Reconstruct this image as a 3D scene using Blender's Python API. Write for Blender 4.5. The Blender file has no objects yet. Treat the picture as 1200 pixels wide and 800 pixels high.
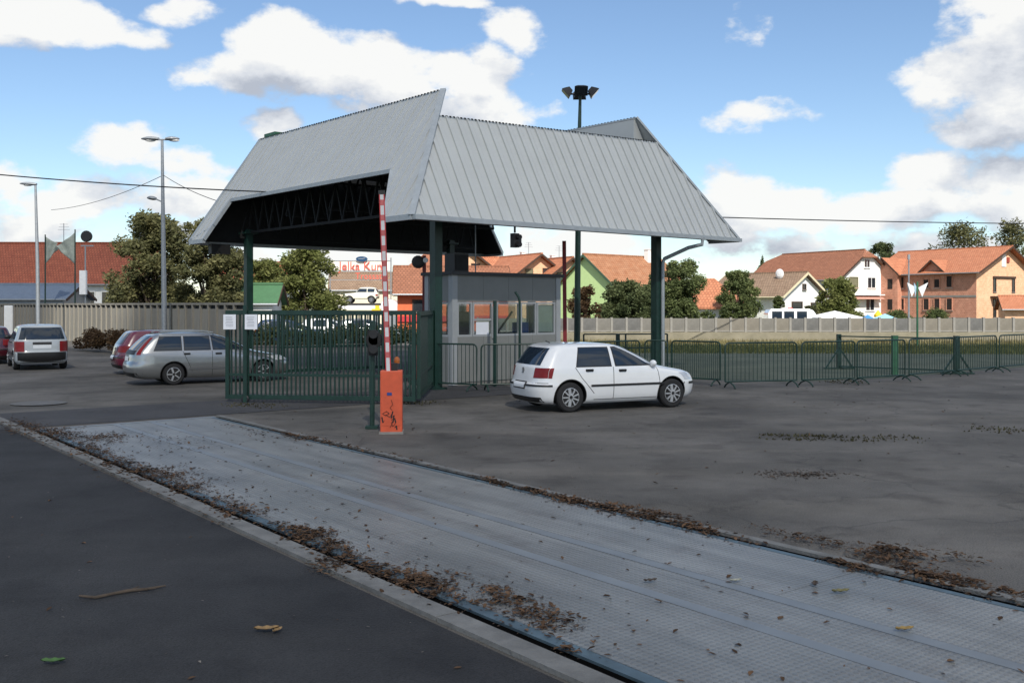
import bpy, bmesh, math, random
import numpy as np
from mathutils import Vector, Matrix
random.seed(7); rng = np.random.default_rng(7)
S = bpy.context.scene; C = S.collection
R = math.radians; PI = math.pi

# ------------------------------------------------------------ camera
FPX, HOR, EYE = 1150.0, 357.0, 2.25          # focal length in photo pixels, horizon row, eye height
cam = bpy.data.objects.new('camera', bpy.data.cameras.new('camera'))
C.objects.link(cam); cam.location = (0, 0, EYE); cam.rotation_euler = (PI/2, 0, 0)
cam.data.sensor_width = 36; cam.data.lens = 36*FPX/1200; cam.data.shift_y = -(400-HOR)/1200
cam.data.clip_start = .1; cam.data.clip_end = 6000; S.camera = cam

def X(px, d): return (px-600)/FPX*d                  # photo column at a distance -> metres
def Z(py, d): return EYE+(HOR-py)/FPX*d
def G(px, py):                                       # photo pixel on the ground -> metres
    d = FPX*EYE/(py-HOR); return Vector((X(px, d), d, 0))
def P(px, py, d): return Vector((X(px, d), d, Z(py, d)))

# ------------------------------------------------------------ world, sun, exposure
SUN_AZ, SUN_EL = R(169), R(43)                        # clockwise from +Y
S.view_settings.view_transform = 'Standard'; S.view_settings.look = 'None'
S.view_settings.gamma = 1; S.view_settings.use_curve_mapping = False
S.view_settings.exposure = 0.55
W = bpy.data.worlds.new('World'); S.world = W; W.use_nodes = True
CLOUDS = [  # photo column, row, half width, half height, strength : the cumulus in view
 (335, 62, 78, 46, 1.0), (410, 92, 105, 46, 1.0), (262, 88, 55, 26, .8), (525, 100, 82, 44, .95), (595, 136, 60, 24, .8), (318, 150, 42, 16, .7), (480,135,110,34,.8),
 (60, 28, 120, 32, .95), (205, 8, 52, 18, .75), (150, 44, 50, 14, .7), (604, 34, 36, 26, .5), (515, -6, 60, 8, .5), (865, 28, 34, 20, .38),
 (142, 172, 52, 26, .75), (225, 195, 48, 22, .65), (8, 205, 42, 24, .8), (90, 232, 80, 24, .8), (215, 236, 80, 28, .8), (20, 262, 90, 24, .6), (150, 280, 110, 18, .5),
 (1200, 28, 78, 66, 1.0), (1175, 95, 98, 50, 1.0), (1210, 130, 100, 34, .9), (1085, 98, 38, 16, .5),
 (885, 137, 66, 19, .68), (850, 228, 70, 32, .85), (905, 246, 100, 30, .95), (1000, 252, 110, 24, .9), (1097, 203, 46, 25, .8), (1175, 205, 60, 34, .85), (1165, 240, 130, 26, .85),
 (880, 286, 110, 22, .65), (1080, 290, 120, 18, .55), (650, 288, 130, 22, .6), (420, 300, 160, 26, .6), (-190, 90, 110, 40, .9), (1360, 170, 130, 60, .9)]
def sky_nodes():
    nt = W.node_tree; N = nt.nodes; Lk = nt.links
    for n in list(N): N.remove(n)
    # group: cloud density at (azimuth, elevation) in radians
    g = bpy.data.node_groups.new('cloud density', 'ShaderNodeTree')
    g.interface.new_socket('ang', in_out='INPUT', socket_type='NodeSocketVector')
    g.interface.new_socket('dir', in_out='INPUT', socket_type='NodeSocketVector')
    g.interface.new_socket('den', in_out='OUTPUT', socket_type='NodeSocketFloat')
    gn, gl = g.nodes, g.links
    gi = gn.new('NodeGroupInput'); go = gn.new('NodeGroupOutput')
    def math_(op, a, b=None, c=None, nodes=gn, links=gl):
        n = nodes.new('ShaderNodeMath'); n.operation = op
        for i, v in enumerate((a, b, c)):
            if v is None: continue
            if isinstance(v, (int, float)): n.inputs[i].default_value = v
            else: links.new(v, n.inputs[i])
        return n.outputs[0]
    def noise(scale, detail, rough=.55, off=(0, 0, 0), stretch=(1, 1, 1.6)):
        m = gn.new('ShaderNodeVectorMath'); m.operation = 'MULTIPLY_ADD'
        gl.new(gi.outputs['dir'], m.inputs[0]); m.inputs[1].default_value = stretch; m.inputs[2].default_value = off
        n = gn.new('ShaderNodeTexNoise'); n.inputs['Scale'].default_value = scale; n.inputs['Detail'].default_value = detail
        n.inputs['Roughness'].default_value = rough; gl.new(m.outputs[0], n.inputs['Vector']); return n
    wn = noise(9, 3); wob = gn.new('ShaderNodeVectorMath'); wob.operation = 'MULTIPLY_ADD'
    gl.new(wn.outputs['Color'], wob.inputs[0]); wob.inputs[1].default_value = (.07, .05, 0)
    ad = gn.new('ShaderNodeVectorMath'); ad.operation = 'ADD'; ad.inputs[1].default_value = (-.035, -.025, 0)
    gl.new(gi.outputs['ang'], wob.inputs[2]); gl.new(wob.outputs[0], ad.inputs[0])
    acc = None
    for (cx, cy, rx, ry, s) in CLOUDS:
        a0 = math.atan((cx-600)/FPX); e0 = math.atan((HOR-cy)/FPX*math.cos(a0))
        sx, sy = FPX/rx/1.12, FPX/ry/1.12
        m = gn.new('ShaderNodeVectorMath'); m.operation = 'MULTIPLY_ADD'
        gl.new(ad.outputs[0], m.inputs[0]); m.inputs[1].default_value = (sx, sy, 0); m.inputs[2].default_value = (-a0*sx, -e0*sy, 0)
        d = gn.new('ShaderNodeVectorMath'); d.operation = 'DOT_PRODUCT'
        gl.new(m.outputs[0], d.inputs[0]); gl.new(m.outputs[0], d.inputs[1])
        v = math_('MULTIPLY_ADD', d.outputs['Value'], -.8*s, .8*s)
        acc = v if acc is None else math_('SMOOTH_MAX', acc, v, .12)
    # the same kind of broken cumulus all round, beyond the part in view
    sp = gn.new('ShaderNodeSeparateXYZ'); gl.new(gi.outputs['ang'], sp.inputs[0])
    out = gn.new('ShaderNodeMapRange'); gl.new(math_('ABSOLUTE', sp.outputs['X']), out.inputs[0])
    out.inputs[1].default_value = .56; out.inputs[2].default_value = .8
    up = gn.new('ShaderNodeMapRange'); gl.new(sp.outputs['Y'], up.inputs[0]); up.inputs[1].default_value = .36; up.inputs[2].default_value = .55
    cov = math_('MULTIPLY_ADD', noise(2.6, 2, .5, (4.2, 1.7, .3)).outputs['Fac'], 6.0, -2.85)
    gate = math_('MAXIMUM', out.outputs[0], up.outputs[0])
    cov2 = math_('MULTIPLY_ADD', gate, 4.0, -4.0); cov = math_('ADD', cov, cov2)
    cov = math_('MINIMUM', cov, .9)
    acc = math_('MAXIMUM', acc, cov); acc = math_('MAXIMUM', acc, -.9)
    fb = math_('MULTIPLY_ADD', noise(15, 9, .6).outputs['Fac'], 2.1, -1.08)
    res = math_('ADD', acc, fb); gl.new(res, go.inputs['den'])
    # world
    tc = N.new('ShaderNodeTexCoord'); s3 = N.new('ShaderNodeSeparateXYZ'); Lk.new(tc.outputs['Generated'], s3.inputs[0])
    def wm(op, a, b=None, c=None): return math_(op, a, b, c, N, Lk)
    az = wm('ARCTAN2', s3.outputs['X'], s3.outputs['Y']); el = wm('ARCSINE', s3.outputs['Z'])
    def ang(de, da):
        cb = N.new('ShaderNodeCombineXYZ'); Lk.new(wm('ADD', az, da), cb.inputs[0]); Lk.new(wm('ADD', el, de), cb.inputs[1]); return cb.outputs[0]
    def den(de, da):
        q = N.new('ShaderNodeGroup'); q.node_tree = g; Lk.new(ang(de, da), q.inputs['ang'])
        dv = N.new('ShaderNodeVectorMath'); dv.operation = 'ADD'; dv.inputs[1].default_value = (da, 0, de)
        Lk.new(tc.outputs['Generated'], dv.inputs[0]); Lk.new(dv.outputs[0], q.inputs['dir']); return q.outputs['den']
    d0 = den(0, 0); d1 = den(.042, .012)
    mask = N.new('ShaderNodeMapRange'); mask.interpolation_type = 'SMOOTHSTEP'; Lk.new(d0, mask.inputs[0]); mask.inputs[1].default_value = .03; mask.inputs[2].default_value = .46
    slope = wm('SUBTRACT', d0, d1)                                    # thins towards the light: bright; thickens upwards: grey base
    lit = wm('MULTIPLY_ADD', slope, .68, .51)
    thick = N.new('ShaderNodeMapRange'); Lk.new(d0, thick.inputs[0]); thick.inputs[1].default_value = .4; thick.inputs[2].default_value = 1.6
    thick.inputs[3].default_value = .12; thick.inputs[4].default_value = -.12
    lit = wm('ADD', lit, thick.outputs[0])
    cr = N.new('ShaderNodeValToRGB'); Lk.new(lit, cr.inputs[0])
    cr.color_ramp.elements[0].position = .28; cr.color_ramp.elements[0].color = (.50, .54, .62, 1)
    cr.color_ramp.elements[1].position = .82; cr.color_ramp.elements[1].color = (1.0, 1.0, .98, 1)
    e = cr.color_ramp.elements.new(.55); e.color = (.76, .79, .84, 1)
    sky = N.new('ShaderNodeTexSky'); sky.sky_type = 'NISHITA'; sky.sun_disc = False
    sky.sun_elevation = SUN_EL; sky.sun_rotation = SUN_AZ; sky.air_density = 1.0; sky.dust_density = .25; sky.ozone_density = 3.5
    bg1 = N.new('ShaderNodeBackground'); Lk.new(sky.outputs[0], bg1.inputs[0]); bg1.inputs[1].default_value = .098
    bg2 = N.new('ShaderNodeBackground'); Lk.new(cr.outputs[0], bg2.inputs[0]); bg2.inputs[1].default_value = .66
    mx = N.new('ShaderNodeMixShader'); Lk.new(wm('MULTIPLY', mask.outputs[0], .97), mx.inputs[0]); Lk.new(bg1.outputs[0], mx.inputs[1]); Lk.new(bg2.outputs[0], mx.inputs[2])
    wo = N.new('ShaderNodeOutputWorld'); Lk.new(mx.outputs[0], wo.inputs[0])
sky_nodes()
to_sun = Vector((math.sin(SUN_AZ)*math.cos(SUN_EL), math.cos(SUN_AZ)*math.cos(SUN_EL), math.sin(SUN_EL)))
sun = bpy.data.objects.new('sun', bpy.data.lights.new('sun', 'SUN')); C.objects.link(sun)
sun.data.energy = 4.4; sun.data.angle = R(.53); sun.data.color = (1, .95, .86)
sun.rotation_euler = to_sun.to_track_quat('Z', 'Y').to_euler(); sun.location = to_sun*80

# ------------------------------------------------------------ materials
MATS = {}
def M(name, col, rough=.6, metal=0, var=.12, scale=4, bump=0, bscale=40, coat=0, col2=None, fac=None, island=0, spec=.5, detail=5, stretch=None):
    if name in MATS: return MATS[name]
    m = bpy.data.materials.new(name); m.use_nodes = True; nt = m.node_tree; N = nt.nodes; L = nt.links
    b = N['Principled BSDF']; b.inputs['Roughness'].default_value = rough; b.inputs['Metallic'].default_value = metal
    b.inputs['Coat Weight'].default_value = coat; b.inputs['Coat Roughness'].default_value = .04; b.inputs['Specular IOR Level'].default_value = spec
    tc = N.new('ShaderNodeTexCoord'); vec = tc.outputs['Object']
    if stretch:
        mp = N.new('ShaderNodeMapping'); mp.inputs['Scale'].default_value = stretch; L.new(vec, mp.inputs['Vector']); vec = mp.outputs[0]
    n = N.new('ShaderNodeTexNoise'); n.inputs['Scale'].default_value = scale; n.inputs['Detail'].default_value = detail; n.inputs['Roughness'].default_value = .62
    L.new(vec, n.inputs['Vector'])
    rp = N.new('ShaderNodeValToRGB'); rp.color_ramp.elements[0].position = .3 if fac is None else fac[0]; rp.color_ramp.elements[1].position = .7 if fac is None else fac[1]
    c2 = col2 or tuple(min(1, c*(1+var)) for c in col); c1 = col if col2 else tuple(c*(1-var) for c in col)
    rp.color_ramp.elements[0].color = (*c1, 1); rp.color_ramp.elements[1].color = (*c2, 1); L.new(n.outputs['Fac'], rp.inputs[0])
    out = rp.outputs[0]
    if island:
        ge = N.new('ShaderNodeNewGeometry'); mr = N.new('ShaderNodeMapRange'); L.new(ge.outputs['Random Per Island'], mr.inputs[0])
        mr.inputs[3].default_value = 1-island; mr.inputs[4].default_value = 1+island
        mu = N.new('ShaderNodeVectorMath'); mu.operation = 'SCALE'; L.new(out, mu.inputs[0]); L.new(mr.outputs[0], mu.inputs['Scale']); out = mu.outputs[0]
    L.new(out, b.inputs['Base Color'])
    if bump:
        n2 = N.new('ShaderNodeTexNoise'); n2.inputs['Scale'].default_value = bscale; n2.inputs['Detail'].default_value = 4; L.new(vec, n2.inputs['Vector'])
        bp = N.new('ShaderNodeBump'); bp.inputs['Strength'].default_value = bump; bp.inputs['Distance'].default_value = .02
        L.new(n2.outputs['Fac'], bp.inputs['Height']); L.new(bp.outputs[0], b.inputs['Normal'])
    MATS[name] = m; return m
def leafmat(name, c1, c2, scale=.7):
    if name in MATS: return MATS[name]
    m = M(name, c1, rough=.65, col2=c2, scale=scale, island=.45, fac=(.35, .65), spec=.25)
    nt = m.node_tree; b = nt.nodes['Principled BSDF']; tr = nt.nodes.new('ShaderNodeBsdfTranslucent'); mx = nt.nodes.new('ShaderNodeMixShader')
    src = b.inputs['Base Color'].links[0].from_socket; nt.links.new(src, tr.inputs[0]); mx.inputs[0].default_value = .48
    nt.links.new(b.outputs[0], mx.inputs[1]); nt.links.new(tr.outputs[0], mx.inputs[2]); nt.links.new(mx.outputs[0], nt.nodes['Material Output'].inputs[0])
    return m
def rows_mat(name, c1, c2, period, mortar=None, kind='tile', bump=.6):
    """far tiled roofs and brick walls whose pieces are too small to tell apart"""
    if name in MATS: return MATS[name]
    m = M(name, c1, rough=.8, col2=c2, scale=1.6, fac=(.3, .72)); nt = m.node_tree; N = nt.nodes; L = nt.links; b = N['Principled BSDF']
    src = b.inputs['Base Color'].links[0].from_socket; tc = N['Texture Coordinate'] if 'Texture Coordinate' in N else N.new('ShaderNodeTexCoord')
    br = N.new('ShaderNodeTexBrick'); br.inputs['Scale'].default_value = 1; br.inputs['Brick Width'].default_value = period[0]; br.inputs['Row Height'].default_value = period[1]
    br.inputs['Mortar Size'].default_value = period[2]; br.inputs['Color1'].default_value = (1, 1, 1, 1); br.inputs['Color2'].default_value = (.78, .78, .78, 1); br.inputs['Mortar'].default_value = (*(mortar or (.6, .6, .6)), 1)
    mp = N.new('ShaderNodeMapping'); L.new(tc.outputs['UV'], mp.inputs[0]); L.new(mp.outputs[0], br.inputs['Vector'])
    mu = N.new('ShaderNodeMix'); mu.data_type = 'RGBA'; mu.blend_type = 'MULTIPLY'; mu.inputs[0].default_value = 1
    L.new(src, mu.inputs[6]); L.new(br.outputs['Color'], mu.inputs[7]); L.new(mu.outputs[2], b.inputs['Base Color'])
    bp = N.new('ShaderNodeBump'); bp.inputs['Strength'].default_value = bump; bp.inputs['Distance'].default_value = .03; bp.invert = True
    L.new(br.outputs['Fac'], bp.inputs['Height']); L.new(bp.outputs[0], b.inputs['Normal'])
    return m

m_green = M('green paint', (.008, .034, .026), .45, var=.25, scale=6, bump=.05)
m_green2 = M('pale green paint', (.03, .12, .06), .5, var=.25, scale=6)
m_roofsheet = M('silver roof sheet', (.47, .485, .48), .48, metal=.15, var=.035, scale=1.3, stretch=(1, 1, 1))
m_trim = M('silver trim', (.36, .39, .41), .45, metal=.2, var=.1)
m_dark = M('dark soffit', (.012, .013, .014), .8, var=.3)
m_truss = M('dark truss steel', (.005, .006, .006), .8, var=.3)
m_black = M('black plastic', (.012, .012, .013), .5, var=.2)
m_rubber = M('tyre rubber', (.014, .014, .015), .85, var=.2, scale=20)
m_glass = M('dark car glass', (.016, .026, .040), .03, var=.15, spec=.6)
m_chrome = M('wheel silver', (.52, .53, .55), .3, metal=.6, var=.06)
m_galv = M('galvanised steel', (.27, .29, .31), .5, metal=.45, var=.14, scale=9)
m_conc = M('grey concrete', (.21, .20, .185), .9, var=.22, scale=2.2, bump=.3, bscale=25)
m_conc_l = M('weathered wall concrete', (.235, .217, .182), .92, var=.22, scale=1.4, bump=.25, bscale=14, stretch=(1, 1, .35))
m_conc_r = M('pale wall concrete', (.155, .148, .132), .92, var=.2, scale=1.6, bump=.25, bscale=14)
m_conc_post = M('pale post concrete', (.225, .215, .195), .9, var=.12, scale=3)
m_white = M('white render', (.78, .77, .74), .85, var=.06, scale=1.2)
m_cream = M('cream render', (.66, .6, .47), .85, var=.08, scale=1.2)
m_wpaint = M('white car paint', (.74, .75, .76), .28, var=.02, coat=1)
m_wood = M('dark brown wood', (.05, .025, .015), .7, var=.3, scale=6)
m_winglass = M('house window glass', (.02, .024, .03), .05, var=.2, spec=.8)
m_hole = M('unlit opening', (.02, .014, .012), .9, var=.3)
m_winframe = M('white window frame', (.72, .72, .70), .5, var=.05)
m_orange = M('orange barrier paint', (.56, .088, .034), .5, var=.14, scale=5)
m_red = M('red paint', (.45, .025, .03), .5, var=.15)
m_whitep = M('white paint', (.78, .78, .78), .5, var=.06)
m_paper = M('white paper', (.75, .77, .82), .8, var=.04)
m_bark = M('bark', (.07, .052, .038), .9, var=.35, scale=12, bump=.4, bscale=18)
m_tile_o = rows_mat('orange roof tile', (.46, .162, .078), (.57, .235, .125), (.3, .36, .05))
m_tile_b = rows_mat('brown roof tile', (.27, .105, .055), (.36, .15, .085), (.3, .36, .05))
m_tile_g = rows_mat('grey brown roof tile', (.24, .155, .10), (.32, .22, .15), (.3, .36, .05))
m_tile_r = rows_mat('red roof tile', (.30, .075, .04), (.40, .115, .06), (.3, .36, .05))
m_brick = rows_mat('orange hollow brick', (.48, .215, .14), (.60, .30, .205), (.3, .22, .025), (1.05, 1.0, .95))
m_brick_l = rows_mat('pale orange brick', (.68, .40, .24), (.78, .51, .33), (.3, .22, .025), (1.05, 1.0, .95))

# ------------------------------------------------------------ mesh helpers
class MB:
    def __init__(s): s.v = []; s.f = []; s.m = []; s.uv = {}
    def add(s, vs, fs, mi=0):
        o = len(s.v); s.v += [tuple(v) for v in vs]; s.f += [tuple(i+o for i in f) for f in fs]; s.m += [mi]*len(fs); return s
    def box(s, c, d, rz=0, mi=0, tilt=None):
        hx, hy, hz = d[0]/2, d[1]/2, d[2]/2; M3 = Matrix.Rotation(rz, 3, 'Z')
        if tilt: M3 = M3 @ Matrix.Rotation(tilt[1], 3, tilt[0])
        c = Vector(c); vs = [c+M3 @ Vector((x*hx, y*hy, z*hz)) for z in (-1, 1) for x, y in ((-1, -1), (1, -1), (1, 1), (-1, 1))]
        return s.add(vs, [(3, 2, 1, 0), (4, 5, 6, 7), (0, 1, 5, 4), (1, 2, 6, 5), (2, 3, 7, 6), (3, 0, 4, 7)], mi)
    def beam(s, a, b, w, h=None, mi=0):
        a, b = Vector(a), Vector(b); h = h or w; d = (b-a).normalized()
        up = Vector((0, 0, 1)) if abs(d.z) < .95 else Vector((0, 1, 0)); x = d.cross(up).normalized(); y = x.cross(d)
        vs = [p+x*(sx*w/2)+y*(sy*h/2) for p in (a, b) for sx, sy in ((-1, -1), (1, -1), (1, 1), (-1, 1))]
        return s.add(vs, [(3, 2, 1, 0), (4, 5, 6, 7), (0, 1, 5, 4), (1, 2, 6, 5), (2, 3, 7, 6), (3, 0, 4, 7)], mi)
    def tube(s, pts, r, n=8, mi=0, cap=True):
        pts = [Vector(p) for p in pts]; rs = r if isinstance(r, (list, tuple)) else [r]*len(pts); vs = []; ref = None
        for i, p in enumerate(pts):
            d = (pts[min(i+1, len(pts)-1)]-pts[max(i-1, 0)]).normalized()
            if ref is None: ref = Vector((0, 0, 1)) if abs(d.z) < .9 else Vector((1, 0, 0))
            x = (ref-d*ref.dot(d)).normalized(); ref = x; y = d.cross(x)
            vs += [p+(x*math.cos(2*PI*k/n)+y*math.sin(2*PI*k/n))*rs[i] for k in range(n)]
        fs = [(i*n+k, i*n+(k+1) % n, (i+1)*n+(k+1) % n, (i+1)*n+k) for i in range(len(pts)-1) for k in range(n)]
        if cap: fs += [tuple(range(n-1, -1, -1)), tuple((len(pts)-1)*n+k for k in range(n))]
        return s.add(vs, fs, mi)
    def lathe(s, prof, n=24, axis='Z', c=(0, 0, 0), mi=0):
        """prof: (radius, height) pairs"""
        vs = []
        for (r, h) in prof:
            for k in range(n):
                a = 2*PI*k/n; p = (r*math.cos(a), r*math.sin(a), h)
                if axis == 'Y': p = (p[0], p[2], p[1])
                elif axis == 'X': p = (p[2], p[0], p[1])
                vs.append((p[0]+c[0], p[1]+c[1], p[2]+c[2]))
        fs = [(i*n+k, i*n+(k+1) % n, (i+1)*n+(k+1) % n, (i+1)*n+k) for i in range(len(prof)-1) for k in range(n)]
        fs += [tuple(range(n-1, -1, -1)), tuple((len(prof)-1)*n+k for k in range(n))]
        return s.add(vs, fs, mi)
    def prism(s, poly, a, b, mi=0):
        """poly: list of 3D points; extruded by the vector b-a"""
        n = len(poly); off = Vector(b)-Vector(a); vs = [Vector(p) for p in poly]+[Vector(p)+off for p in poly]
        return s.add(vs, [tuple(range(n-1, -1, -1)), tuple(range(n, 2*n))]+[(i, (i+1) % n, n+(i+1) % n, n+i) for i in range(n)], mi)
    def blob(s, c, r, n=10, m=7, mi=0):
        vs = [(c[0], c[1], c[2]-r[2])]
        for j in range(1, m):
            t = PI*j/m-PI/2
            vs += [(c[0]+r[0]*math.cos(t)*math.cos(2*PI*k/n), c[1]+r[1]*math.cos(t)*math.sin(2*PI*k/n), c[2]+r[2]*math.sin(t)) for k in range(n)]
        vs.append((c[0], c[1], c[2]+r[2])); e = len(vs)-1
        fs = [(0, 1+(k+1) % n, 1+k) for k in range(n)]+[(e, 1+(m-2)*n+k, 1+(m-2)*n+(k+1) % n) for k in range(n)]
        fs += [(1+j*n+k, 1+j*n+(k+1) % n, 1+(j+1)*n+(k+1) % n, 1+(j+1)*n+k) for j in range(m-2) for k in range(n)]
        return s.add(vs, fs, mi)
    def mesh(s, name, mats, smooth=False, autouv=False):
        me = bpy.data.meshes.new(name); me.from_pydata(s.v, [], s.f)
        for m in (mats if isinstance(mats, (list, tuple)) else [mats]): me.materials.append(m)
        if any(s.m): me.polygons.foreach_set('material_index', s.m)
        bm = bmesh.new(); bm.from_mesh(me); bmesh.ops.recalc_face_normals(bm, faces=bm.faces); bm.to_mesh(me); bm.free()
        if smooth: me.polygons.foreach_set('use_smooth', [True]*len(me.polygons)); me.set_sharp_from_angle(angle=R(38))
        if autouv:
            uvl = me.uv_layers.new(name='UVMap')
            for p in me.polygons:
                n = p.normal; h = Vector((-n.y, n.x, 0))
                h = h.normalized() if h.length > 1e-3 else Vector((1, 0, 0)); u = n.cross(h)
                for li in p.loop_indices:
                    co = me.vertices[me.loops[li].vertex_index].co; uvl.data[li].uv = (co.dot(h), co.dot(u))
        me.update(); return me
    def build(s, name, mats, parent=None, loc=(0, 0, 0), smooth=False, autouv=False, rz=0):
        return link(name, s.mesh(name, mats, smooth, autouv), parent, loc, rz)
def link(name, me, parent=None, loc=(0, 0, 0), rz=0):
    o = bpy.data.objects.new(name, me); C.objects.link(o); o.location = loc
    if rz: o.rotation_euler = (0, 0, rz)
    if parent: o.parent = parent
    return o
def tag(o, label=None, cat=None, group=None, kind=None):
    if label: o['label'] = label
    if cat: o['category'] = cat
    if group: o['group'] = group
    if kind: o['kind'] = kind
    return o
def thing(name, label, cat, loc=(0, 0, 0), rz=0, group=None):
    o = bpy.data.objects.new(name, None); o.empty_display_size = .2; C.objects.link(o); o.location = loc; o.rotation_euler = (0, 0, rz)
    return tag(o, label, cat, group)
def struct(name, mb, mats, **k): return tag(mb.build(name, mats, **k), kind='structure')
def copy_tree(o, parent=None):
    c = o.copy(); C.objects.link(c)
    if parent: c.parent = parent
    for ch in [x for x in bpy.data.objects if x.parent == o]: copy_tree(ch, c)
    return c
def raw_mesh(name, verts, faces4, mat, smooth=False):
    me = bpy.data.meshes.new(name); nv, nf = len(verts), len(faces4); k = faces4.shape[1]
    me.vertices.add(nv); me.vertices.foreach_set('co', verts.astype(np.float32).ravel())
    me.loops.add(nf*k); me.loops.foreach_set('vertex_index', faces4.astype(np.int32).ravel())
    me.polygons.add(nf); me.polygons.foreach_set('loop_start', np.arange(0, nf*k, k, dtype=np.int32))
    me.materials.append(mat); me.update(calc_edges=True); me.validate(); return me

U = Vector((-.657, .754, 0)); V = Vector((.754, .657, 0))     # the two axes of the gatehouse
def yard(c, o=(0, 0, 0)): return Vector(o)
# ------------------------------------------------------------ ground materials
def asphalt(name, c1, c2, stain, scale=.35, rough=.88):
    m = M(name, c1, rough=rough, col2=c2, scale=scale, fac=(.36, .66), detail=9, bump=.55, bscale=55, spec=.35)
    nt = m.node_tree; N = nt.nodes; L = nt.links; b = N['Principled BSDF']; src = b.inputs['Base Color'].links[0].from_socket
    tc = N['Texture Coordinate']
    def nz(sc, det, st=None):
        n = N.new('ShaderNodeTexNoise'); n.inputs['Scale'].default_value = sc; n.inputs['Detail'].default_value = det; n.inputs['Roughness'].default_value = .6
        mp = N.new('ShaderNodeMapping'); mp.inputs['Scale'].default_value = st or (1, 1, 1); L.new(tc.outputs['Object'], mp.inputs[0]); L.new(mp.outputs[0], n.inputs['Vector']); return n.outputs['Fac']
    def mul(col, fac, lo, hi, c):
        r = N.new('ShaderNodeMapRange'); r.inputs[1].default_value = lo; r.inputs[2].default_value = hi; L.new(fac, r.inputs[0])
        x = N.new('ShaderNodeMix'); x.data_type = 'RGBA'; x.blend_type = 'MULTIPLY'; L.new(r.outputs[0], x.inputs[0]); L.new(col, x.inputs[6]); x.inputs[7].default_value = (*c, 1); return x.outputs[2]
    o = mul(src, nz(1.1, 8, (1, 1, 1)), .52, .72, stain)                # damp stains
    o = mul(o, nz(70, 2), .42, .72, (.45, .45, .46))                    # aggregate
    o = mul(o, nz(230, 1), .55, .72, (1.7, 1.65, 1.6))
    o = mul(o, nz(.55, 5, (.12, 1.3, 1)), .5, .66, (1.22, 1.2, 1.16))    # dusty wheel tracks
    cv = N.new('ShaderNodeTexVoronoi'); cv.feature = 'DISTANCE_TO_EDGE'; cv.inputs['Scale'].default_value = .22
    wv = N.new('ShaderNodeVectorMath'); wv.operation = 'MULTIPLY_ADD'; n3 = N.new('ShaderNodeTexNoise'); n3.inputs['Scale'].default_value = .8; n3.inputs['Detail'].default_value = 6
    L.new(tc.outputs['Object'], n3.inputs['Vector']); L.new(n3.outputs['Color'], wv.inputs[0]); wv.inputs[1].default_value = (2.4, 2.4, 0); L.new(tc.outputs['Object'], wv.inputs[2]); L.new(wv.outputs[0], cv.inputs['Vector'])
    r = N.new('ShaderNodeMapRange'); L.new(cv.outputs['Distance'], r.inputs[0]); r.inputs[1].default_value = .0; r.inputs[2].default_value = .006; r.inputs[3].default_value = .4; r.inputs[4].default_value = 0
    x = N.new('ShaderNodeMix'); x.data_type = 'RGBA'; L.new(r.outputs[0], x.inputs[0]); L.new(o, x.inputs[6]); x.inputs[7].default_value = (.02, .02, .02, 1); o = x.outputs[2]
    L.new(o, b.inputs['Base Color']); return m
m_yard = asphalt('worn yard asphalt', (.072, .068, .062), (.152, .143, .131), (.58, .56, .56))
m_apron = asphalt('dark apron asphalt', (.018, .0185, .0205), (.041, .0415, .0435), (.64, .64, .66), scale=.45)
m_patch = asphalt('patched asphalt', (.046, .046, .05), (.062, .062, .066), (.7, .7, .72), scale=.6)
m_tar = M('tar stain', (.02, .019, .018), .8, var=.4, scale=3)
m_lawn = M('rough lawn soil', (.06, .075, .035), .95, col2=(.14, .14, .085), scale=.9, bump=.8, bscale=14)
m_dirt = M('dry pale verge', (.17, .155, .11), .95, col2=(.25, .225, .165), scale=1.2, bump=.6, bscale=10)
m_soil = M('field soil', (.10, .09, .06), .95, col2=(.08, .11, .04), scale=.05)

def sheet(name, pts, z, mat, label=None):
    mb = MB(); mb.add([(p[0], p[1], z) for p in pts], [tuple(range(len(pts)))]); return struct(name, mb, mat)
sheet('ground', [(-2500, -2500), (2500, -2500), (2500, 2500), (-2500, 2500)], -.02, m_soil)
sheet('yard', [(-95, -60), (70, -60), (70, 78), (-95, 100)], 0, m_yard)
TH = R(38.3)
def WL(n, w, z=0):  # weighbridge frame -> world
    return Vector((.785*n-.62*w, .62*n+.785*w, z))
sheet('apron', [WL(3.86, 26), WL(3.86, -25), WL(-40, -25), WL(-40, 26)], .004, m_apron)
sheet('road', [WL(-40, 20.35), WL(16, 19.3), WL(17, 22.2), WL(-40, 23.2)], .008, m_patch)
# grass field between barriers and far wall
lawn_pts = [(-1, 46), (8, 45), (14, 45), (20, 44.5), (28, 43.5), (45, 43), (45, 54.2), (-1, 54.2)]
sheet('lawn', lawn_pts, .006, m_lawn)
sheet('gravel_field', [(2.6, 31.6), (5.7, 29.4), (8.0, 28.6), (11.2, 29.8), (15.9, 33.4), (21.5, 37.7), (45, 40), (45, 43.2), (28, 43.7), (20, 44.7), (14, 45.2), (8, 45.2), (-1, 46.2), (-1, 40)], .004, asphalt('grassy gravel', (.058, .072, .052), (.105, .118, .085), (.7, .75, .66), scale=.5))
sheet('verge', [(-1, 54.2), (45, 54.2), (45, 57.2), (-1, 57.2)], .01, m_dirt)
sheet('manhole_patch', [(-10.75+.6*math.cos(a)*1.0, 22.3+.55*math.sin(a)) for a in np.linspace(0, 2*PI, 24, endpoint=False)], .02, M('pale worn concrete', (.115, .115, .113), .9, var=.2))

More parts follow.
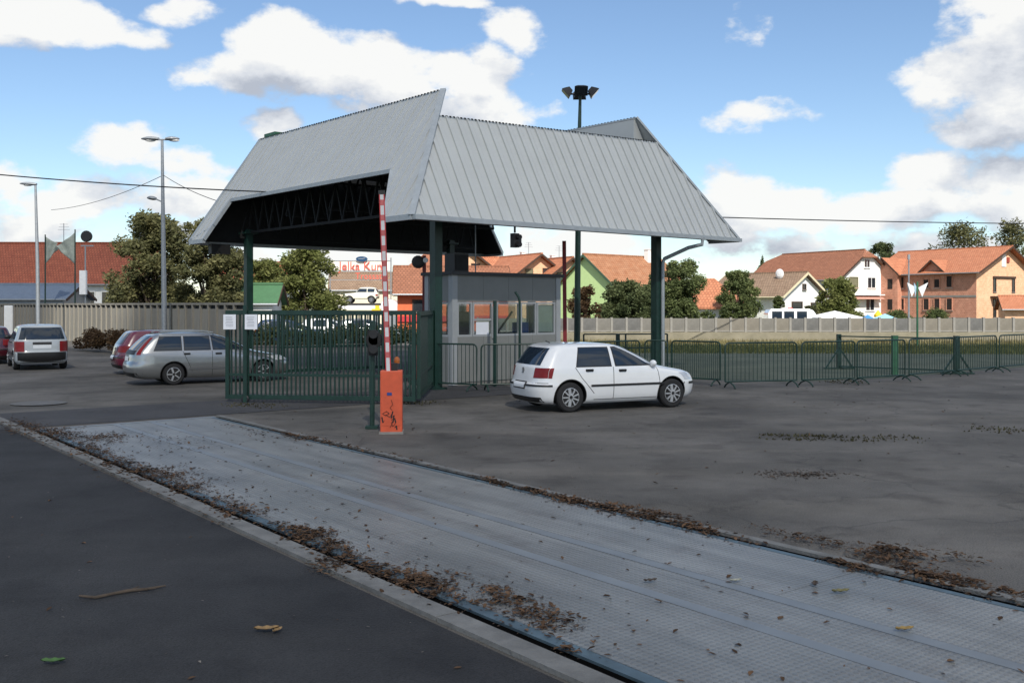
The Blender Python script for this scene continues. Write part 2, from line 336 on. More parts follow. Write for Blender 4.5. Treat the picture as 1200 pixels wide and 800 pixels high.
# ------------------------------------------------------------ weighbridge
def deckmat():
    m = M('worn bluish deck steel', (.165, .168, .162), .42, metal=.15, col2=(.265, .265, .255), scale=.55, fac=(.34, .68), detail=9)
    nt = m.node_tree; N = nt.nodes; L = nt.links; b = N['Principled BSDF']; src = b.inputs['Base Color'].links[0].from_socket
    tc = N['Texture Coordinate']; mp = N.new('ShaderNodeMapping'); mp.inputs['Rotation'].default_value = (0, 0, 0); mp.inputs['Scale'].default_value = (19, 19, 0); L.new(tc.outputs['Object'], mp.inputs[0])
    vo = N.new('ShaderNodeTexVoronoi'); vo.inputs['Randomness'].default_value = 0; vo.inputs['Scale'].default_value = 1; L.new(mp.outputs[0], vo.inputs['Vector'])
    r = N.new('ShaderNodeMapRange'); r.interpolation_type = 'SMOOTHSTEP'; r.inputs[1].default_value = .2; r.inputs[2].default_value = .42; r.inputs[3].default_value = 1; r.inputs[4].default_value = 0; L.new(vo.outputs['Distance'], r.inputs[0])
    bp = N.new('ShaderNodeBump'); bp.inputs['Strength'].default_value = .6; bp.inputs['Distance'].default_value = .01; L.new(r.outputs[0], bp.inputs['Height']); L.new(bp.outputs[0], b.inputs['Normal'])
    rust = N.new('ShaderNodeTexNoise'); rust.inputs['Scale'].default_value = 1.7; rust.inputs['Detail'].default_value = 9; rust.inputs['Roughness'].default_value = .7; L.new(tc.outputs['Object'], rust.inputs['Vector'])
    rr = N.new('ShaderNodeMapRange'); rr.inputs[1].default_value = .54; rr.inputs[2].default_value = .72; rr.inputs[4].default_value = .55; L.new(rust.outputs['Fac'], rr.inputs[0])
    x = N.new('ShaderNodeMix'); x.data_type = 'RGBA'; L.new(rr.outputs[0], x.inputs[0]); L.new(src, x.inputs[6]); x.inputs[7].default_value = (.14, .12, .105, 1)
    y = N.new('ShaderNodeMix'); y.data_type = 'RGBA'; y.blend_type = 'MULTIPLY'; m2 = N.new('ShaderNodeMath'); m2.operation = 'MULTIPLY'; m2.inputs[1].default_value = .38; L.new(r.outputs[0], m2.inputs[0])
    L.new(m2.outputs[0], y.inputs[0]); sm = N.new('ShaderNodeMapping'); sm.inputs['Scale'].default_value = (3.2, .22, 1); L.new(tc.outputs['Object'], sm.inputs[0]); sn = N.new('ShaderNodeTexNoise'); sn.inputs['Scale'].default_value = 1; sn.inputs['Detail'].default_value = 8; sn.inputs['Roughness'].default_value = .65; L.new(sm.outputs[0], sn.inputs['Vector']); sr = N.new('ShaderNodeMapRange'); sr.inputs[1].default_value = .35; sr.inputs[2].default_value = .65; sr.inputs[3].default_value = .74; sr.inputs[4].default_value = 1.15; L.new(sn.outputs['Fac'], sr.inputs[0]); sv = N.new('ShaderNodeVectorMath'); sv.operation = 'SCALE'; L.new(x.outputs[2], sv.inputs[0]); L.new(sr.outputs[0], sv.inputs['Scale']); L.new(sv.outputs[0], y.inputs[6]); y.inputs[7].default_value = (.58, .6, .62, 1); L.new(y.outputs[2], b.inputs['Base Color']); return m
m_deck = deckmat()
m_strip = M('smooth pale steel strip', (.205, .222, .235), .5, metal=.3, var=.12, scale=2)
m_blue = M('worn blue steel channel', (.075, .115, .14), .5, metal=.2, var=.35, scale=3)
wb = thing('weighbridge', 'long flush steel vehicle weighbridge with raised tread plates, strewn with brown leaves', 'weighbridge', (0, 0, 0), TH)
w0, w1 = -6.0, 18.9
MB().box(((4.1+7.5)/2, (w0+w1)/2, .006), (3.5, w1-w0, .004)).build('pit', M('black pit', (.004, .004, .004), 1.0, spec=0), wb)
# three rows of plates with smooth strips between
rows = [(4.31, 5.47), (5.60, 6.12), (6.25, 7.33)]
for (a, b) in rows:
    y = w0
    while y < w1-.2:
        L_ = min(3.55, w1-y); jit = random.uniform(-.0015, .0015)
        pm = MB().box(((a+b)/2, y+L_/2, .016+jit), (b-a-.008, L_-.006, .018)); pm.build('deck_plate', m_deck, wb); y += L_
for (a, b) in ((5.472, 5.598), (6.122, 6.248)):
    MB().box(((a+b)/2, (w0+w1)/2, .017), (b-a, w1-w0-.012, .020)).build('weld_strip', m_strip, wb)
for (a, b) in ((4.20, 4.305), (7.335, 7.41)):
    MB().box(((a+b)/2, (w0+w1)/2, .016), (b-a, w1-w0-.012, .022)).build('edge_channel', m_blue, wb)
MB().box((5.81, w1+.08, .017), (3.3, .14, .022)).build('end_channel', m_strip, wb)
# concrete kerbs beside the pit, in cast lengths
def kerb(n0, n1, ztop, mat, seg, chip, w2=21.5):
    y = w0; k = thing('kerb', 'pale concrete kerb strip along the %s edge of the weighbridge' % chip, 'kerb', (0, 0, 0), TH); k['kind'] = 'structure'
    while y < w2-.05:
        L_ = seg*random.uniform(.92, 1.08); L_ = min(L_, w2-y)
        MB().box(((n0+n1)/2+random.uniform(-.006, .006), y+L_/2, (ztop-.004+random.uniform(-.003, .003))/2+.004), (n1-n0, L_-.012, ztop)).build('kerb_block', mat, k); y += L_
m_kerb = M('kerb concrete', (.145, .145, .14), .9, var=.3, scale=3, bump=.5, bscale=30)
kerb(3.90, 4.09, .034, m_kerb, 2.0, 'dark apron')
kerb(7.52, 7.62, .036, m_kerb, 2.6, 'yard', 19.1)

# ------------------------------------------------------------ gatehouse canopy
A, ZE, HH = 13.3, 4.45, 3.75; IS, IN, IF, TC = 2.5, 2.03, .35, .77
CAN = Vector((-2.46, 24.1, 0)); CRZ = math.atan2(.657, .754)
can = thing('canopy', 'large grey ribbed sheet metal gatehouse canopy with flared hipped roof on green posts', 'canopy', CAN, CRZ)
faces = {  # point(a, t), insets at the two ends, highest t, cut-out
 'left': (lambda a, t: Vector((IS*t, a, ZE+HH*t)), IN, IF, 1.0, True),
 'right': (lambda a, t: Vector((A-IS*t, a, ZE+HH*t)), IN, IF, 1.07, True),
 'front': (lambda a, t: Vector((a, IN*t, ZE+HH*t)), IS, IS, TC, False),
 'rear': (lambda a, t: Vector((a, A-IF*t, ZE+HH*t)), IS, IS, TC, False)}
CB = [(0, 0), (1.2, 0), (2.25, .373), (12.05, .373), (12.15, 0), (A, 0)]
def lower(a, cut):
    return float(np.interp(a, [c[0] for c in CB], [c[1] for c in CB])) if cut else 0.0
ctr = Vector((A/2, A/2, 5)); TR = 1.07
def tmax(tm, a): return tm+.08*max(0, min(1, (a-1.9)/9.5)) if tm == TC else tm
def strip_poly(f, a0, a1, i0, i1, tm, cut):
    up = lambda a: max(0.0, min(tmax(tm, a), a/i0, (A-a)/i1))
    bk = sorted({a0, a1, *[x for x in (1.2, 2.25, 12.05, 12.15) if cut and a0 < x < a1], *[x for x in (tm*i0, A-tmax(tm, A)*i1) if a0 < x < a1]})
    lo = [(a, lower(a, cut)) for a in bk]; hi = [(a, up(a)) for a in bk]
    pts = [p for p in lo if True]
    out = []
    for p in lo+hi[::-1]:
        if not out or (abs(out[-1][0]-p[0])+abs(out[-1][1]-p[1])) > 1e-4: out.append(p)
    if (abs(out[0][0]-out[-1][0])+abs(out[0][1]-out[-1][1])) < 1e-4: out.pop()
    if any(h[1] < l[1]-1e-4 for l, h in zip(lo, hi)): out = [(a, max(t, 0)) for a, t in out]
    return out, up
for fn, (f, i0, i1, tm, cut) in faces.items():
    nrm = (f(1, 0)-f(0, 0)).cross(f(0, 1)-f(0, 0)).normalized()
    if nrm.dot(f(A/2, .3)-ctr) < 0: nrm = -nrm
    n = 36; lin = MB()
    for k in range(n):
        a0, a1 = A*k/n, A*(k+1)/n
        poly, up = strip_poly(f, a0, a1, i0, i1, tm, cut)
        if len(poly) < 3: continue
        dz = random.uniform(0, .004)
        pts = [f(a+(.002 if a == a0 else -.002 if a == a1 else 0), t)+nrm*dz for a, t in poly]
        mb = MB().prism(pts, (0, 0, 0), nrm*.012)
        if k and up(a0) > lower(a0, cut)+.01:
            mb.beam(f(a0, lower(a0, cut)+.001)+nrm*.03, f(a0, up(a0)-.002)+nrm*.03, *((.028, .03) if cut else (.045, .075)))
        if not cut and up((a0+a1)/2) > .02:
            am = (a0+a1)/2; mb.beam(f(am, lower(am, cut)+.003)+nrm*.012, f(am, up(am)-.004)+nrm*.012, .06, .016)
        mb.build('roof_panel', m_roofsheet, can)
        pl, _ = strip_poly(f, a0, a1, i0, i1, min(tm, .75), cut)
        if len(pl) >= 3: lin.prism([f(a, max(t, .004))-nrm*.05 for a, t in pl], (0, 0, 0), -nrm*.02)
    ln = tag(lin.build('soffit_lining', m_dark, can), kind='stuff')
    # eave and edge trims
    segs = [(0, 1.2), (12.15, A)] if cut else [(0, A)]
    for a, b in segs: MB().beam(f(a, 0)+Vector((0, 0, -.04)), f(b, 0)+Vector((0, 0, -.04)), .10, .14).build('eave_trim', m_trim, can)
    if cut:
        t2 = MB(); c3 = [f(a, t) for a, t in CB[1:5]]
        for p, q in zip(c3, c3[1:]): t2.beam(p, q, .09, .11)
        t2.build('cutout_trim', m_trim, can)
    # ragged rib ends along the top edge
    tp = MB(); t9 = tmax(tm, A); ts = f(tm*i0, tm); te = f(A-t9*i1, t9)
    tp.beam(ts+nrm*.01, te+nrm*.01, .04, .05)
    tp.build('top_closure', m_trim, can)
    tz = MB(); q = 72
    for k in range(q):
        p = ts.lerp(te, (k+.5)/q); tz.box(p+nrm*.02+Vector((0, 0, .02)), (.05, .05, .04), 0)
    tag(tz.build('rib_end', m_truss, can), kind='stuff')
def hip(p, q): MB().beam(p, q, .16, .06).build('hip_cap', m_trim, can)
for s in (0, 1):
    xx = lambda v: A-v if s else v
    q_ = TR if s else 1.0; hip((xx(-.02), -.02, ZE), (xx(IS*q_-.02), IN*q_-.02, ZE+HH*q_+.03)); hip((xx(-.02), A+.02, ZE), (xx(IS*q_-.02), A-IF*q_+.02, ZE+HH*q_+.03))
MB().box((A/2, 7.3, 7.1), (9.1, 10.9, .05)).build('shade_deck', m_dark, can)  # deck added across the open top to keep the underside dark
MB().box((A-IS*TR-.02, (IN*TR+A-IF)/2, 7.82), (.04, A-IN*TR-IF-.1, 1.2)).build('lit_panel', m_roofsheet, can)  # upright sheet added at the right peak so that it catches light
MB().prism([(A-IS*TR, IN*TR+.02, 8.44), (A-IS*TR, IN*TR+.02, 7.36), (A-IS*.80, IN*TR+.02, 7.40)], (0, 0, 0), (0, .03, 0)).build('lit_end_panel', m_roofsheet, can)  # added triangle, turns a lit face outwards where the underside would be dark
MB().box((IS+.55, A-1.0, 8.0), (1.1, .8, .75)).build('roof_box', m_green2, can)
# posts
PO = [(1.646, 1.22), (10.55, 1.22), (1.646, 12.2), (10.55, 12.2)]
for (s, j) in PO:
    pm = MB().box((s, j, 2.45), (.24, .24, 4.86)).box((s, j, .03), (.42, .42, .05)); p_ = pm.build('post', m_green, can)
    MB().box((s, j, 4.75), (.5, .5, .06)).build('cap_plate', m_green, p_)
def truss(a, b, z0=4.8, z1=6.05, n=14, r=.05):
    a, b = Vector((*a, 0)), Vector((*b, 0)); mb = MB(); za, zb = Vector((0, 0, z0)), Vector((0, 0, z1))
    mb.beam(a+za, b+za, r*1.6); mb.beam(a+zb, b+zb, r*1.6)
    for k in range(n):
        p, q = a.lerp(b, k/n), a.lerp(b, (k+1)/n); m = (p+q)/2; mb.beam(p+za, m+zb, r); mb.beam(m+zb, q+za, r)
    mb.build('lattice_truss', m_truss, can)
s0, s1, j0, j1 = 1.646, 10.55, 1.22, 12.2
truss((s0, j0), (s1+1, j0), 5.0, 6.0); truss((s0-.3, j1), (s1+1.2, j1), 4.6, 5.9); truss((s0, j0), (s0, j1), 4.78, 6.0); 0
for t in (.25, .5, .75): truss((s0, j0+(j1-j0)*t), (s1, j0+(j1-j0)*t), 5.2, 6.4, 12)
# gutter outlet and downpipe beside the front right post
dp = MB(); dp.tube([(11.25, -.12, 4.42), (11.25, -.10, 4.18), (11.05, .3, 4.08), (10.72, 1.02, 3.74), (10.68, 1.05, 3.6), (10.68, 1.05, .12)], .062, 10)
dp.build('downpipe', m_trim, can, smooth=True)
MB().beam((0, -.1, ZE-.05), (A, -.1, ZE-.05), .12, .11).build('gutter', m_trim, can)
MB().box((.9, 12.9, 4.2), (.7, .25, .34)).build('eave_box', m_black, can)

# ------------------------------------------------------------ signal hanging from the front eave
sg = thing('traffic_signal', 'small black hanging signal box under the front eave of the canopy', 'traffic signal', CAN+V*3.45+U*.1, CRZ)
MB().box((0, 0, 3.98), (.19, .16, .38)).build('housing', m_black, sg)
MB().tube([(0, 0, 4.19), (0, 0, 4.4)], .03, 6).build('hanger', m_black, sg)
for z in (4.08, 3.88):
    v_ = MB().tube([(.02, -.08, z), (.02, -.2, z-.02)], .07, 10).build('visor', m_black, sg)
MB().box((.14, -.02, 3.98), (.10, .08, .1)).build('bracket', m_black, sg)

# ------------------------------------------------------------ guard booth
m_booth = M('grey booth panel', (.21, .215, .205), .55, var=.08, scale=1.5)
m_boothf = M('pale grey booth frame', (.33, .345, .355), .45, var=.06)
m_thin = bpy.data.materials.new('clear window glass'); m_thin.use_nodes = True
_n = m_thin.node_tree.nodes; _l = m_thin.node_tree.links; _tr = _n.new('ShaderNodeBsdfTransparent'); _tr.inputs[0].default_value = (.82, .87, .87, 1); _gl = _n.new('ShaderNodeBsdfGlossy'); _gl.inputs['Roughness'].default_value = .02
_mx = _n.new('ShaderNodeMixShader'); _mx.inputs[0].default_value = .12; _l.new(_tr.outputs[0], _mx.inputs[1]); _l.new(_gl.outputs[0], _mx.inputs[2]); _l.new(_mx.outputs[0], _n['Material Output'].inputs[0])
BL, BD, BH, ZA, ZB = 4.13, 1.3, 3.1, 1.36, 2.33
bo = thing('guard_booth', 'grey panelled guard booth with a band of windows under the canopy', 'booth', (-1.64, 27.0, 0), CRZ)
MB().box((BL/2, BD/2, .05), (BL-.1, BD-.1, .1)).build('floor_slab', m_conc, bo)
rf = MB().box((BL/2, BD/2, BH+.02), (BL+.16, BD+.16, .09)).build('roof', M('dark roof edge', (.05, .05, .052), .7), bo)
for x, y in ((.09, .09), (BL-.09, .09), (.09, BD-.09), (BL-.09, BD-.09)):
    MB().box((x, y, BH/2), (.18, .18, BH-.05)).build('corner_column', m_boothf, bo)
def side(o, dx, length, n):
    ang_ = math.atan2(dx[1], dx[0])
    for k in range(n):
        a, b = .19+(length-.38)*k/n, .19+(length-.38)*(k+1)/n; c = Vector((*o, 0))+Vector((*dx, 0))*((a+b)/2)
        MB().box((c.x, c.y, (ZB+BH)/2), (b-a-.008, .06, BH-ZB-.03), ang_).build('fascia_panel', m_booth, bo)
        MB().box((c.x, c.y, (ZA+.1)/2), (b-a-.008, .06, ZA-.1), ang_).build('wall_panel', m_booth, bo)
side((0, .05), (1, 0), BL, 4); side((0, BD-.05), (1, 0), BL, 4); side((.05, 0), (0, 1), BD, 2); side((BL-.05, 0), (0, 1), BD, 2)
def bwin(o, dx, a, b, za=ZA, zb=ZB, mid=None):
    d = Vector((*dx, 0)); ang_ = math.atan2(dx[1], dx[0]); fr = MB(); w = .055
    def bar(a0, a1, z0, z1):
        c = Vector((*o, 0))+d*((a0+a1)/2); fr.box((c.x, c.y, (z0+z1)/2), (a1-a0, .07, z1-z0), ang_)
    bar(a, b, za, za+w); bar(a, b, zb-w, zb); bar(a, a+w, za+w, zb-w); bar(b-w, b, za+w, zb-w)
    if mid: bar(a+w, b-w, mid, mid+w)
    wo = fr.build('window', m_boothf, bo); c = Vector((*o, 0))+d*((a+b)/2)
    MB().box((c.x, c.y, (za+zb)/2), (b-a-2*w, .01, zb-za-2*w), ang_).build('pane', m_thin, wo)
    if mid: MB().box((c.x, c.y-.012, (za+mid)/2), (b-a-2*w-.16, .012, mid-za-w-.02), ang_).build('paper_sheet', m_paper, wo)
for a, b, m_ in ((.19, .72, None), (.74, 1.47, 1.8), (1.6, 2.5, None), (2.53, 3.16, None), (3.18, 3.93, None)): bwin((0, .06), (1, 0), a, b, mid=m_)
for a, b in ((.19, 1.3), (1.32, 2.6), (2.62, 3.93)): bwin((0, BD-.06), (1, 0), a, b)
for a, b in ((.19, 1.1),): bwin((.06, 0), (0, 1), a, b); bwin((BL-.06, 0), (0, 1), a, b)
MB().box((1.5, .03, 1.75), (.16, .1, .9)).build('mullion_panel', m_boothf, bo)
ch = MB().box((3.55, .1, 1.85), (.66, .012, .8)).build('curtain', M('pale curtain', (.42, .45, .4), .9, var=.1), bo)
MB().box((1.95, .75, .9), (1.2, .5, .08)).box((1.4, .75, .5), (.06, .4, .75)).box((2.5, .75, .5), (.06, .5, .75)).build('desk', m_wood, bo)
MB().box((.95, .9, 1.1), (.45, .35, 1.9)).build('locker', M('dark locker', (.03, .03, .035), .5), bo)
MB().box((2.05, .2, 1.72), (.05, .04, .9), 0, 0, ('Y', .75)).build('window_stay', m_black, bo)
MB().box((2.9, .45, 1.58), (.38, .3, .3)).build('blue_crate', M('blue plastic', (.02, .06, .2), .4), bo)
MB().tube([(.98, .2, BH+.05), (.98, .2, 4.5)], .018, 6).build('antenna', m_galv, bo)
bx = thing('loudspeaker_box', 'black box standing on the roof of the booth', 'box', Vector((-1.64, 27, 0))+V*.42+U*.35+Vector((0, 0, BH+.065)), CRZ)
MB().box((0, 0, .26), (.50, .45, .52)).build('cabinet', m_black, bx); MB().box((0, -.235, .26), (.42, .02, .42)).build('grille', m_dark, bx)

# pipes standing in front of the booth
pp = thing('pipe_post', 'thin straight dark green pipe post standing before the booth window', 'post', (X(580, 26.9), 26.9, 0)); MB().tube([(0, 0, 0), (0, 0, 2.36)], .05, 8).build('pipe', m_green, pp)
pp = thing('pipe_post', 'thin dark green pipe post with its top bent over, before the booth', 'post', (X(609, 27.9), 27.9, 0)); MB().tube([(0, 0, 0), (0, 0, 2.32), (-.02, 0, 2.45), (-.13, 0, 2.62)], .035, 8).build('pipe', m_green, pp)

# ------------------------------------------------------------ sliding gate and side leaf
def gate(name, label, a, b, z0, z1, n, mid, leg=None):
    a, b = Vector((a[0], a[1], 0)), Vector((b[0], b[1], 0)); L_ = (b-a).length; g = thing(name, label, 'gate', a, math.atan2(b.y-a.y, b.x-a.x))
    fr = MB(); fr.box((L_/2, 0, z1-.05), (L_-.16, .07, .1)); fr.box((L_/2, 0, z0+.05), (L_-.16, .07, .1)); fr.box((L_/2, 0, mid), (L_-.16, .05, .06)); fr.build('rail', m_green, g)
    for x in (.04, L_-.04): MB().box((x, 0, (z0+z1)/2), (.085, .085, z1-z0)).build('end_post', m_green, g)
    me = None
    for k in range(n):
        x = .08+(L_-.16)*(k+.5)/n
        if me is None: me = MB().box((0, 0, (z0+z1)/2), (.034, .034, z1-z0-.2)).mesh('bar', m_green)
        link('bar', me, g, (x, 0, 0))
    return g
ga, gb, gc = (X(265, 22.7), 22.7), (X(487, 22.1), 22.1), (-2.02-.1, 26.1-.1)
gt = gate('sliding_gate', 'wide dark green barred steel gate with two notices tied to it', ga, gb, .08, 2.12, 42, .64)
MB().box((.50, -.08, 1.12), (.09, .07, 2.24)).build('leg', m_green, gt)
MB().lathe([(.07, -.03), (.09, -.02), (.09, .02), (.07, .03)], 14, 'Y', (.50, -.08, .09)).build('wheel', m_black, gt)
g2 = gate('side_gate', 'narrow dark green gate leaf seen edge on between the wide gate and the canopy post', (gb[0]+.06, gb[1]+.1), gc, .12, 2.1, 24, .66)
MB().box((1.2, 0, 1.1), (2.2, .03, 1.7)).build('mesh_infill', m_green, g2)
d_ = Vector((gb[0]-ga[0], gb[1]-ga[1], 0)).normalized()
for px, lab in ((271, 'white paper notice tied to the left end of the green gate'), (296, 'white paper notice on the gate beside the support leg')):
    dd = 22.6; pn = MB().box((0, 0, 0), (.29, .008, .34)).build('notice', m_paper, None, (X(px, dd), dd-.13, Z(377, dd)), rz=R(-2)); tag(pn, lab, 'notice')
    for r_ in range(7): MB().box((random.uniform(-.02, .0), -.006, .11-.035*r_), (.2*random.uniform(.7, 1), .003, .008)).build('text_line', M('grey ink', (.25, .25, .28), .9), pn)
# inner gate further up the drive
gate('inner_gate', 'farther dark green gate leaf standing open behind the wide gate', (X(325, 31), 31), (X(452, 33.4), 33.4), .1, 2.0, 34, .9)

# ------------------------------------------------------------ raised barrier
m_cab = m_orange; m_band = M('faded red band', (.42, .10, .10), .6, var=.2)
cbx = thing('boom_barrier', 'orange boom barrier cabinet with graffiti and its red and white arm raised', 'barrier', (-2.115, 17.25, 0), R(4))
bm_ = MB().box((0, 0, .555), (.38, .34, 1.09)); cab_o = bm_.build('cabinet', m_orange, cbx)
bv = cab_o.modifiers.new('bevel', 'BEVEL'); bv.width = .012; bv.segments = 2
MB().box((0, 0, .02), (.42, .38, .04)).build('plinth', m_conc, cbx)
MB().box((.0, -.1735, .60), (.33, .006, .9)).build('door', m_orange, cbx)
hub = MB().box((.02, 0, 1.16), (.17, .2, .14)).build('arm_hub', m_black, cbx)
MB().lathe([(.05, 1.22), (.052, 1.27), (.045, 1.31), (.02, 1.335)], 12, 'Z', (.09, .02, 0)).build('warning_lamp', M('amber lens', (.35, .10, .02), .25), cbx)
a0, a1 = Vector((-.05, -.13, 1.08)), Vector((-.165, -.13, 4.17)); dv = (a1-a0).normalized(); ln_ = (a1-a0).length
arm = MB().beam(a0, a1, .074, .05).build('arm', M('dull white paint', (.56, .56, .57), .5, var=.12, scale=3), cbx)
for k in range(11):
    p = a0+dv*(.25+k*.265); q = p+dv*.10
    MB().beam(p, q, .078, .056).build('red_band', m_band, arm)
for sx in (-1, 1): MB().beam(a0+Vector((sx*.039, -.003, 0)), a1+Vector((sx*.039, -.003, 0)), .016, .05).build('red_edge', m_red, arm)
MB().beam(a1, a1+dv*.07, .11, .06).build('arm_tip', m_black, arm)
MB().box((-.03, -.182, .70), (.085, .006, .05)).build('sticker', M('blue sticker', (.02, .05, .22), .4), cbx)
gr = MB(); y_ = -.1795
scr = [[(0, .60), (.03, .52), (-.02, .46), (.02, .42)], [(-.15, .36), (-.08, .40), (-.03, .36), (-.10, .33), (-.15, .36)], [(-.10, .34), (-.02, .30), (.03, .40), (.0, .28), (.05, .33), (.03, .2), (-.02, .12)], [(.0, .25), (.06, .28), (.08, .2), (.03, .14), (.0, .2), (.05, .24)], [(-.16, .30), (-.14, .2), (-.12, .24)], [(.06, .12), (.09, .15), (.10, .08)]]
for st in scr:
    for p, q in zip(st, st[1:]): gr.beam((p[0], y_, p[1]), (q[0], y_, q[1]), .022, .004)
gr.build('graffiti', M('black spray paint', (.015, .012, .012), .6), cbx)
# signal post beside it
sp_ = thing('signal_post', 'slim green post with round black signal head beside the orange cabinet', 'signal', (X(436, 17.85), 17.85, 0))
MB().tube([(0, 0, 0), (.02, 0, 1.95)], .045, 10).build('pole', m_green, sp_); MB().box((0, 0, .03), (.22, .22, .05)).build('base_plate', m_green, sp_)
hd = MB().lathe([(.10, -.05), (.15, -.04), (.15, .04), (.10, .06)], 18, 'Y', (.05, -.07, 1.62)).box((.03, -.06, 1.56), (.17, .12, .46)).build('signal_head', m_dark, sp_)
for z in (1.72, 1.45): MB().tube([(.05, -.12, z), (.05, -.2, z)], .08, 10).build('visor', m_black, hd)
# further raised arms
b2 = thing('boom_barrier', 'red boom arm raised upright at the right end of the booth', 'barrier', (X(662, 31.2), 31.2, 0))
MB().box((.05, 0, .52), (.36, .34, 1.04)).build('cabinet', m_whitep, b2); MB().beam((0, -.1, .95), (-.03, -.1, 4.27), .12, .06).build('arm', M('dull red paint', (.24, .018, .024), .5), b2)
b3 = thing('boom_barrier', 'dark red boom arm raised behind the near canopy post', 'barrier', (X(497.5, 30), 30, 0))
MB().box((-.05, 0, .52), (.36, .34, 1.04)).build('cabinet', m_orange, b3); MB().beam((0, -.1, .95), (.0, -.1, 3.75), .11, .06).build('arm', M('dark red paint', (.16, .015, .02), .5), b3)
MB().lathe([(.1, -.08), (.2, -.06), (.2, .02), (.12, .08)], 14, 'Y', (-.18, -.12, 3.55)).build('signal_head', m_black, b3)
MB().lathe([(.07, -.01), (.08, .0), (.07, .01)], 12, 'Y', (.05, -.2, 3.6)).build('lens', m_whitep, b3)

# ------------------------------------------------------------ crowd barriers
BARS = {}
def barrier(px0, d0, px1, d1, label, h=1.22, n=17, mat=None):
    mat = mat or m_green; a, b = Vector((X(px0, d0), d0, 0)), Vector((X(px1, d1), d1, 0)); L_ = (b-a).length; g = thing('crowd_barrier', label, 'barrier', a, math.atan2(b.y-a.y, b.x-a.x), 'green crowd barriers round the yard')
    r = .12; arc = lambda cx, cz, t0, t1: [(cx+r*math.cos(t), 0, cz+r*math.sin(t)) for t in np.linspace(t0, t1, 5)]
    path = [(.02, 0, .18)]+arc(.02+r, h-r, PI, PI/2)+arc(L_-.02-r, h-r, PI/2, 0)+[(L_-.02, 0, .18), (.02, 0, .18)]
    MB().tube(path, .022, 8).build('frame', mat, g, smooth=True)
    key = (round(h, 2), mat.name)
    if key not in BARS: BARS[key] = MB().tube([(0, 0, .18), (0, 0, h-.01)], .0095, 6).mesh('bar', mat)
    for k in range(n): link('bar', BARS[key], g, (L_*(k+1)/(n+1), 0, 0))
    for x in (.16, L_-.16):
        ft = MB().tube([(x, -.3, .015), (x, -.2, .10), (x, 0, .17), (x, .2, .10), (x, .3, .015)], .022, 6); ft.build('foot', mat, g)
    return g
barrier(478, 26.4, 559.5, 25.5, 'green crowd barrier in front of the left end of the booth')
barrier(563, 25.5, 652, 25.9, 'green crowd barrier between the booth and the white hatchback')
barrier(655, 26.2, 750, 28.3, 'green crowd barrier behind the roof of the white hatchback')
barrier(755, 28.4, 783, 28.2, 'short green crowd barrier behind the canopy post and hatchback bonnet', n=7)
barrier(786, 28.1, 845, 27.2, 'green crowd barrier with closely set bars just right of the hatchback', n=26)
barrier(849, 26.4, 934.5, 27.0, 'green crowd barrier standing square on, first full one right of the car')
barrier(939, 27.05, 1002.5, 27.8, 'green crowd barrier in front of the braced green fence post')
barrier(1004, 27.85, 1061, 29.0, 'green crowd barrier ending before the thick pale green post')
barrier(1065, 29.2, 1118, 31.0, 'green crowd barrier between the pale green post and the far braced post')
barrier(1121, 31.1, 1168, 32.8, 'green crowd barrier second from the far right end of the row')
barrier(1171, 32.9, 1222, 35.0, 'green crowd barrier cut off by the right edge of view')
# fence of braced posts behind
def braced(px, d, z, w, label, br, mat=None):
    t = thing('fence_post', label, 'post', (X(px, d), d, 0), 0); MB().box((0, 0, z/2), (w, w, z)).build('post', mat or m_green, t)
    if br:
        for s in (-1, 1): MB().beam((s*.48, -.05, .03), (0, -.05, .75), .05).build('brace', m_green, t)
        MB().box((0, -.05, .03), (1.1, .08, .05)).build('foot', m_green, t)
braced(983, 34.4, 1.22, .14, 'square green fence post with spread braces behind the second barrier', True)
braced(1048.5, 31.6, 1.26, .17, 'thick pale green post standing behind the barrier row', False, m_green2)
braced(1121, 31.9, 1.24, .16, 'thick dark green braced post where two barriers meet', True)
braced(724, 35.5, 1.2, .14, 'short green post seen over the roof of the white car', False)
rl = thing('rail_fence', 'low dark green rail between the braced post and the far post', 'fence', (X(984, 34.3), 34.3, 0))
q = Vector((X(1121, 32), 32, 0))-Vector((X(984, 34.3), 34.3, 0))
for z in (1.15, .1): MB().beam((0, 0, z), q+Vector((0, 0, z)), .045).build('rail', m_green, rl)
rl2 = thing('rail_fence', 'dark green rail fence behind the white hatchback roof', 'fence', (X(684, 37), 37, 0))
for z in (1.14, .62): MB().beam((0, 0, z), (3.2, .3, z), .05).build('rail', m_green, rl2)
for x in (0, 1.6, 3.2): MB().box((x, .1*x, .57), (.06, .06, 1.14)).build('post', m_green, rl2)
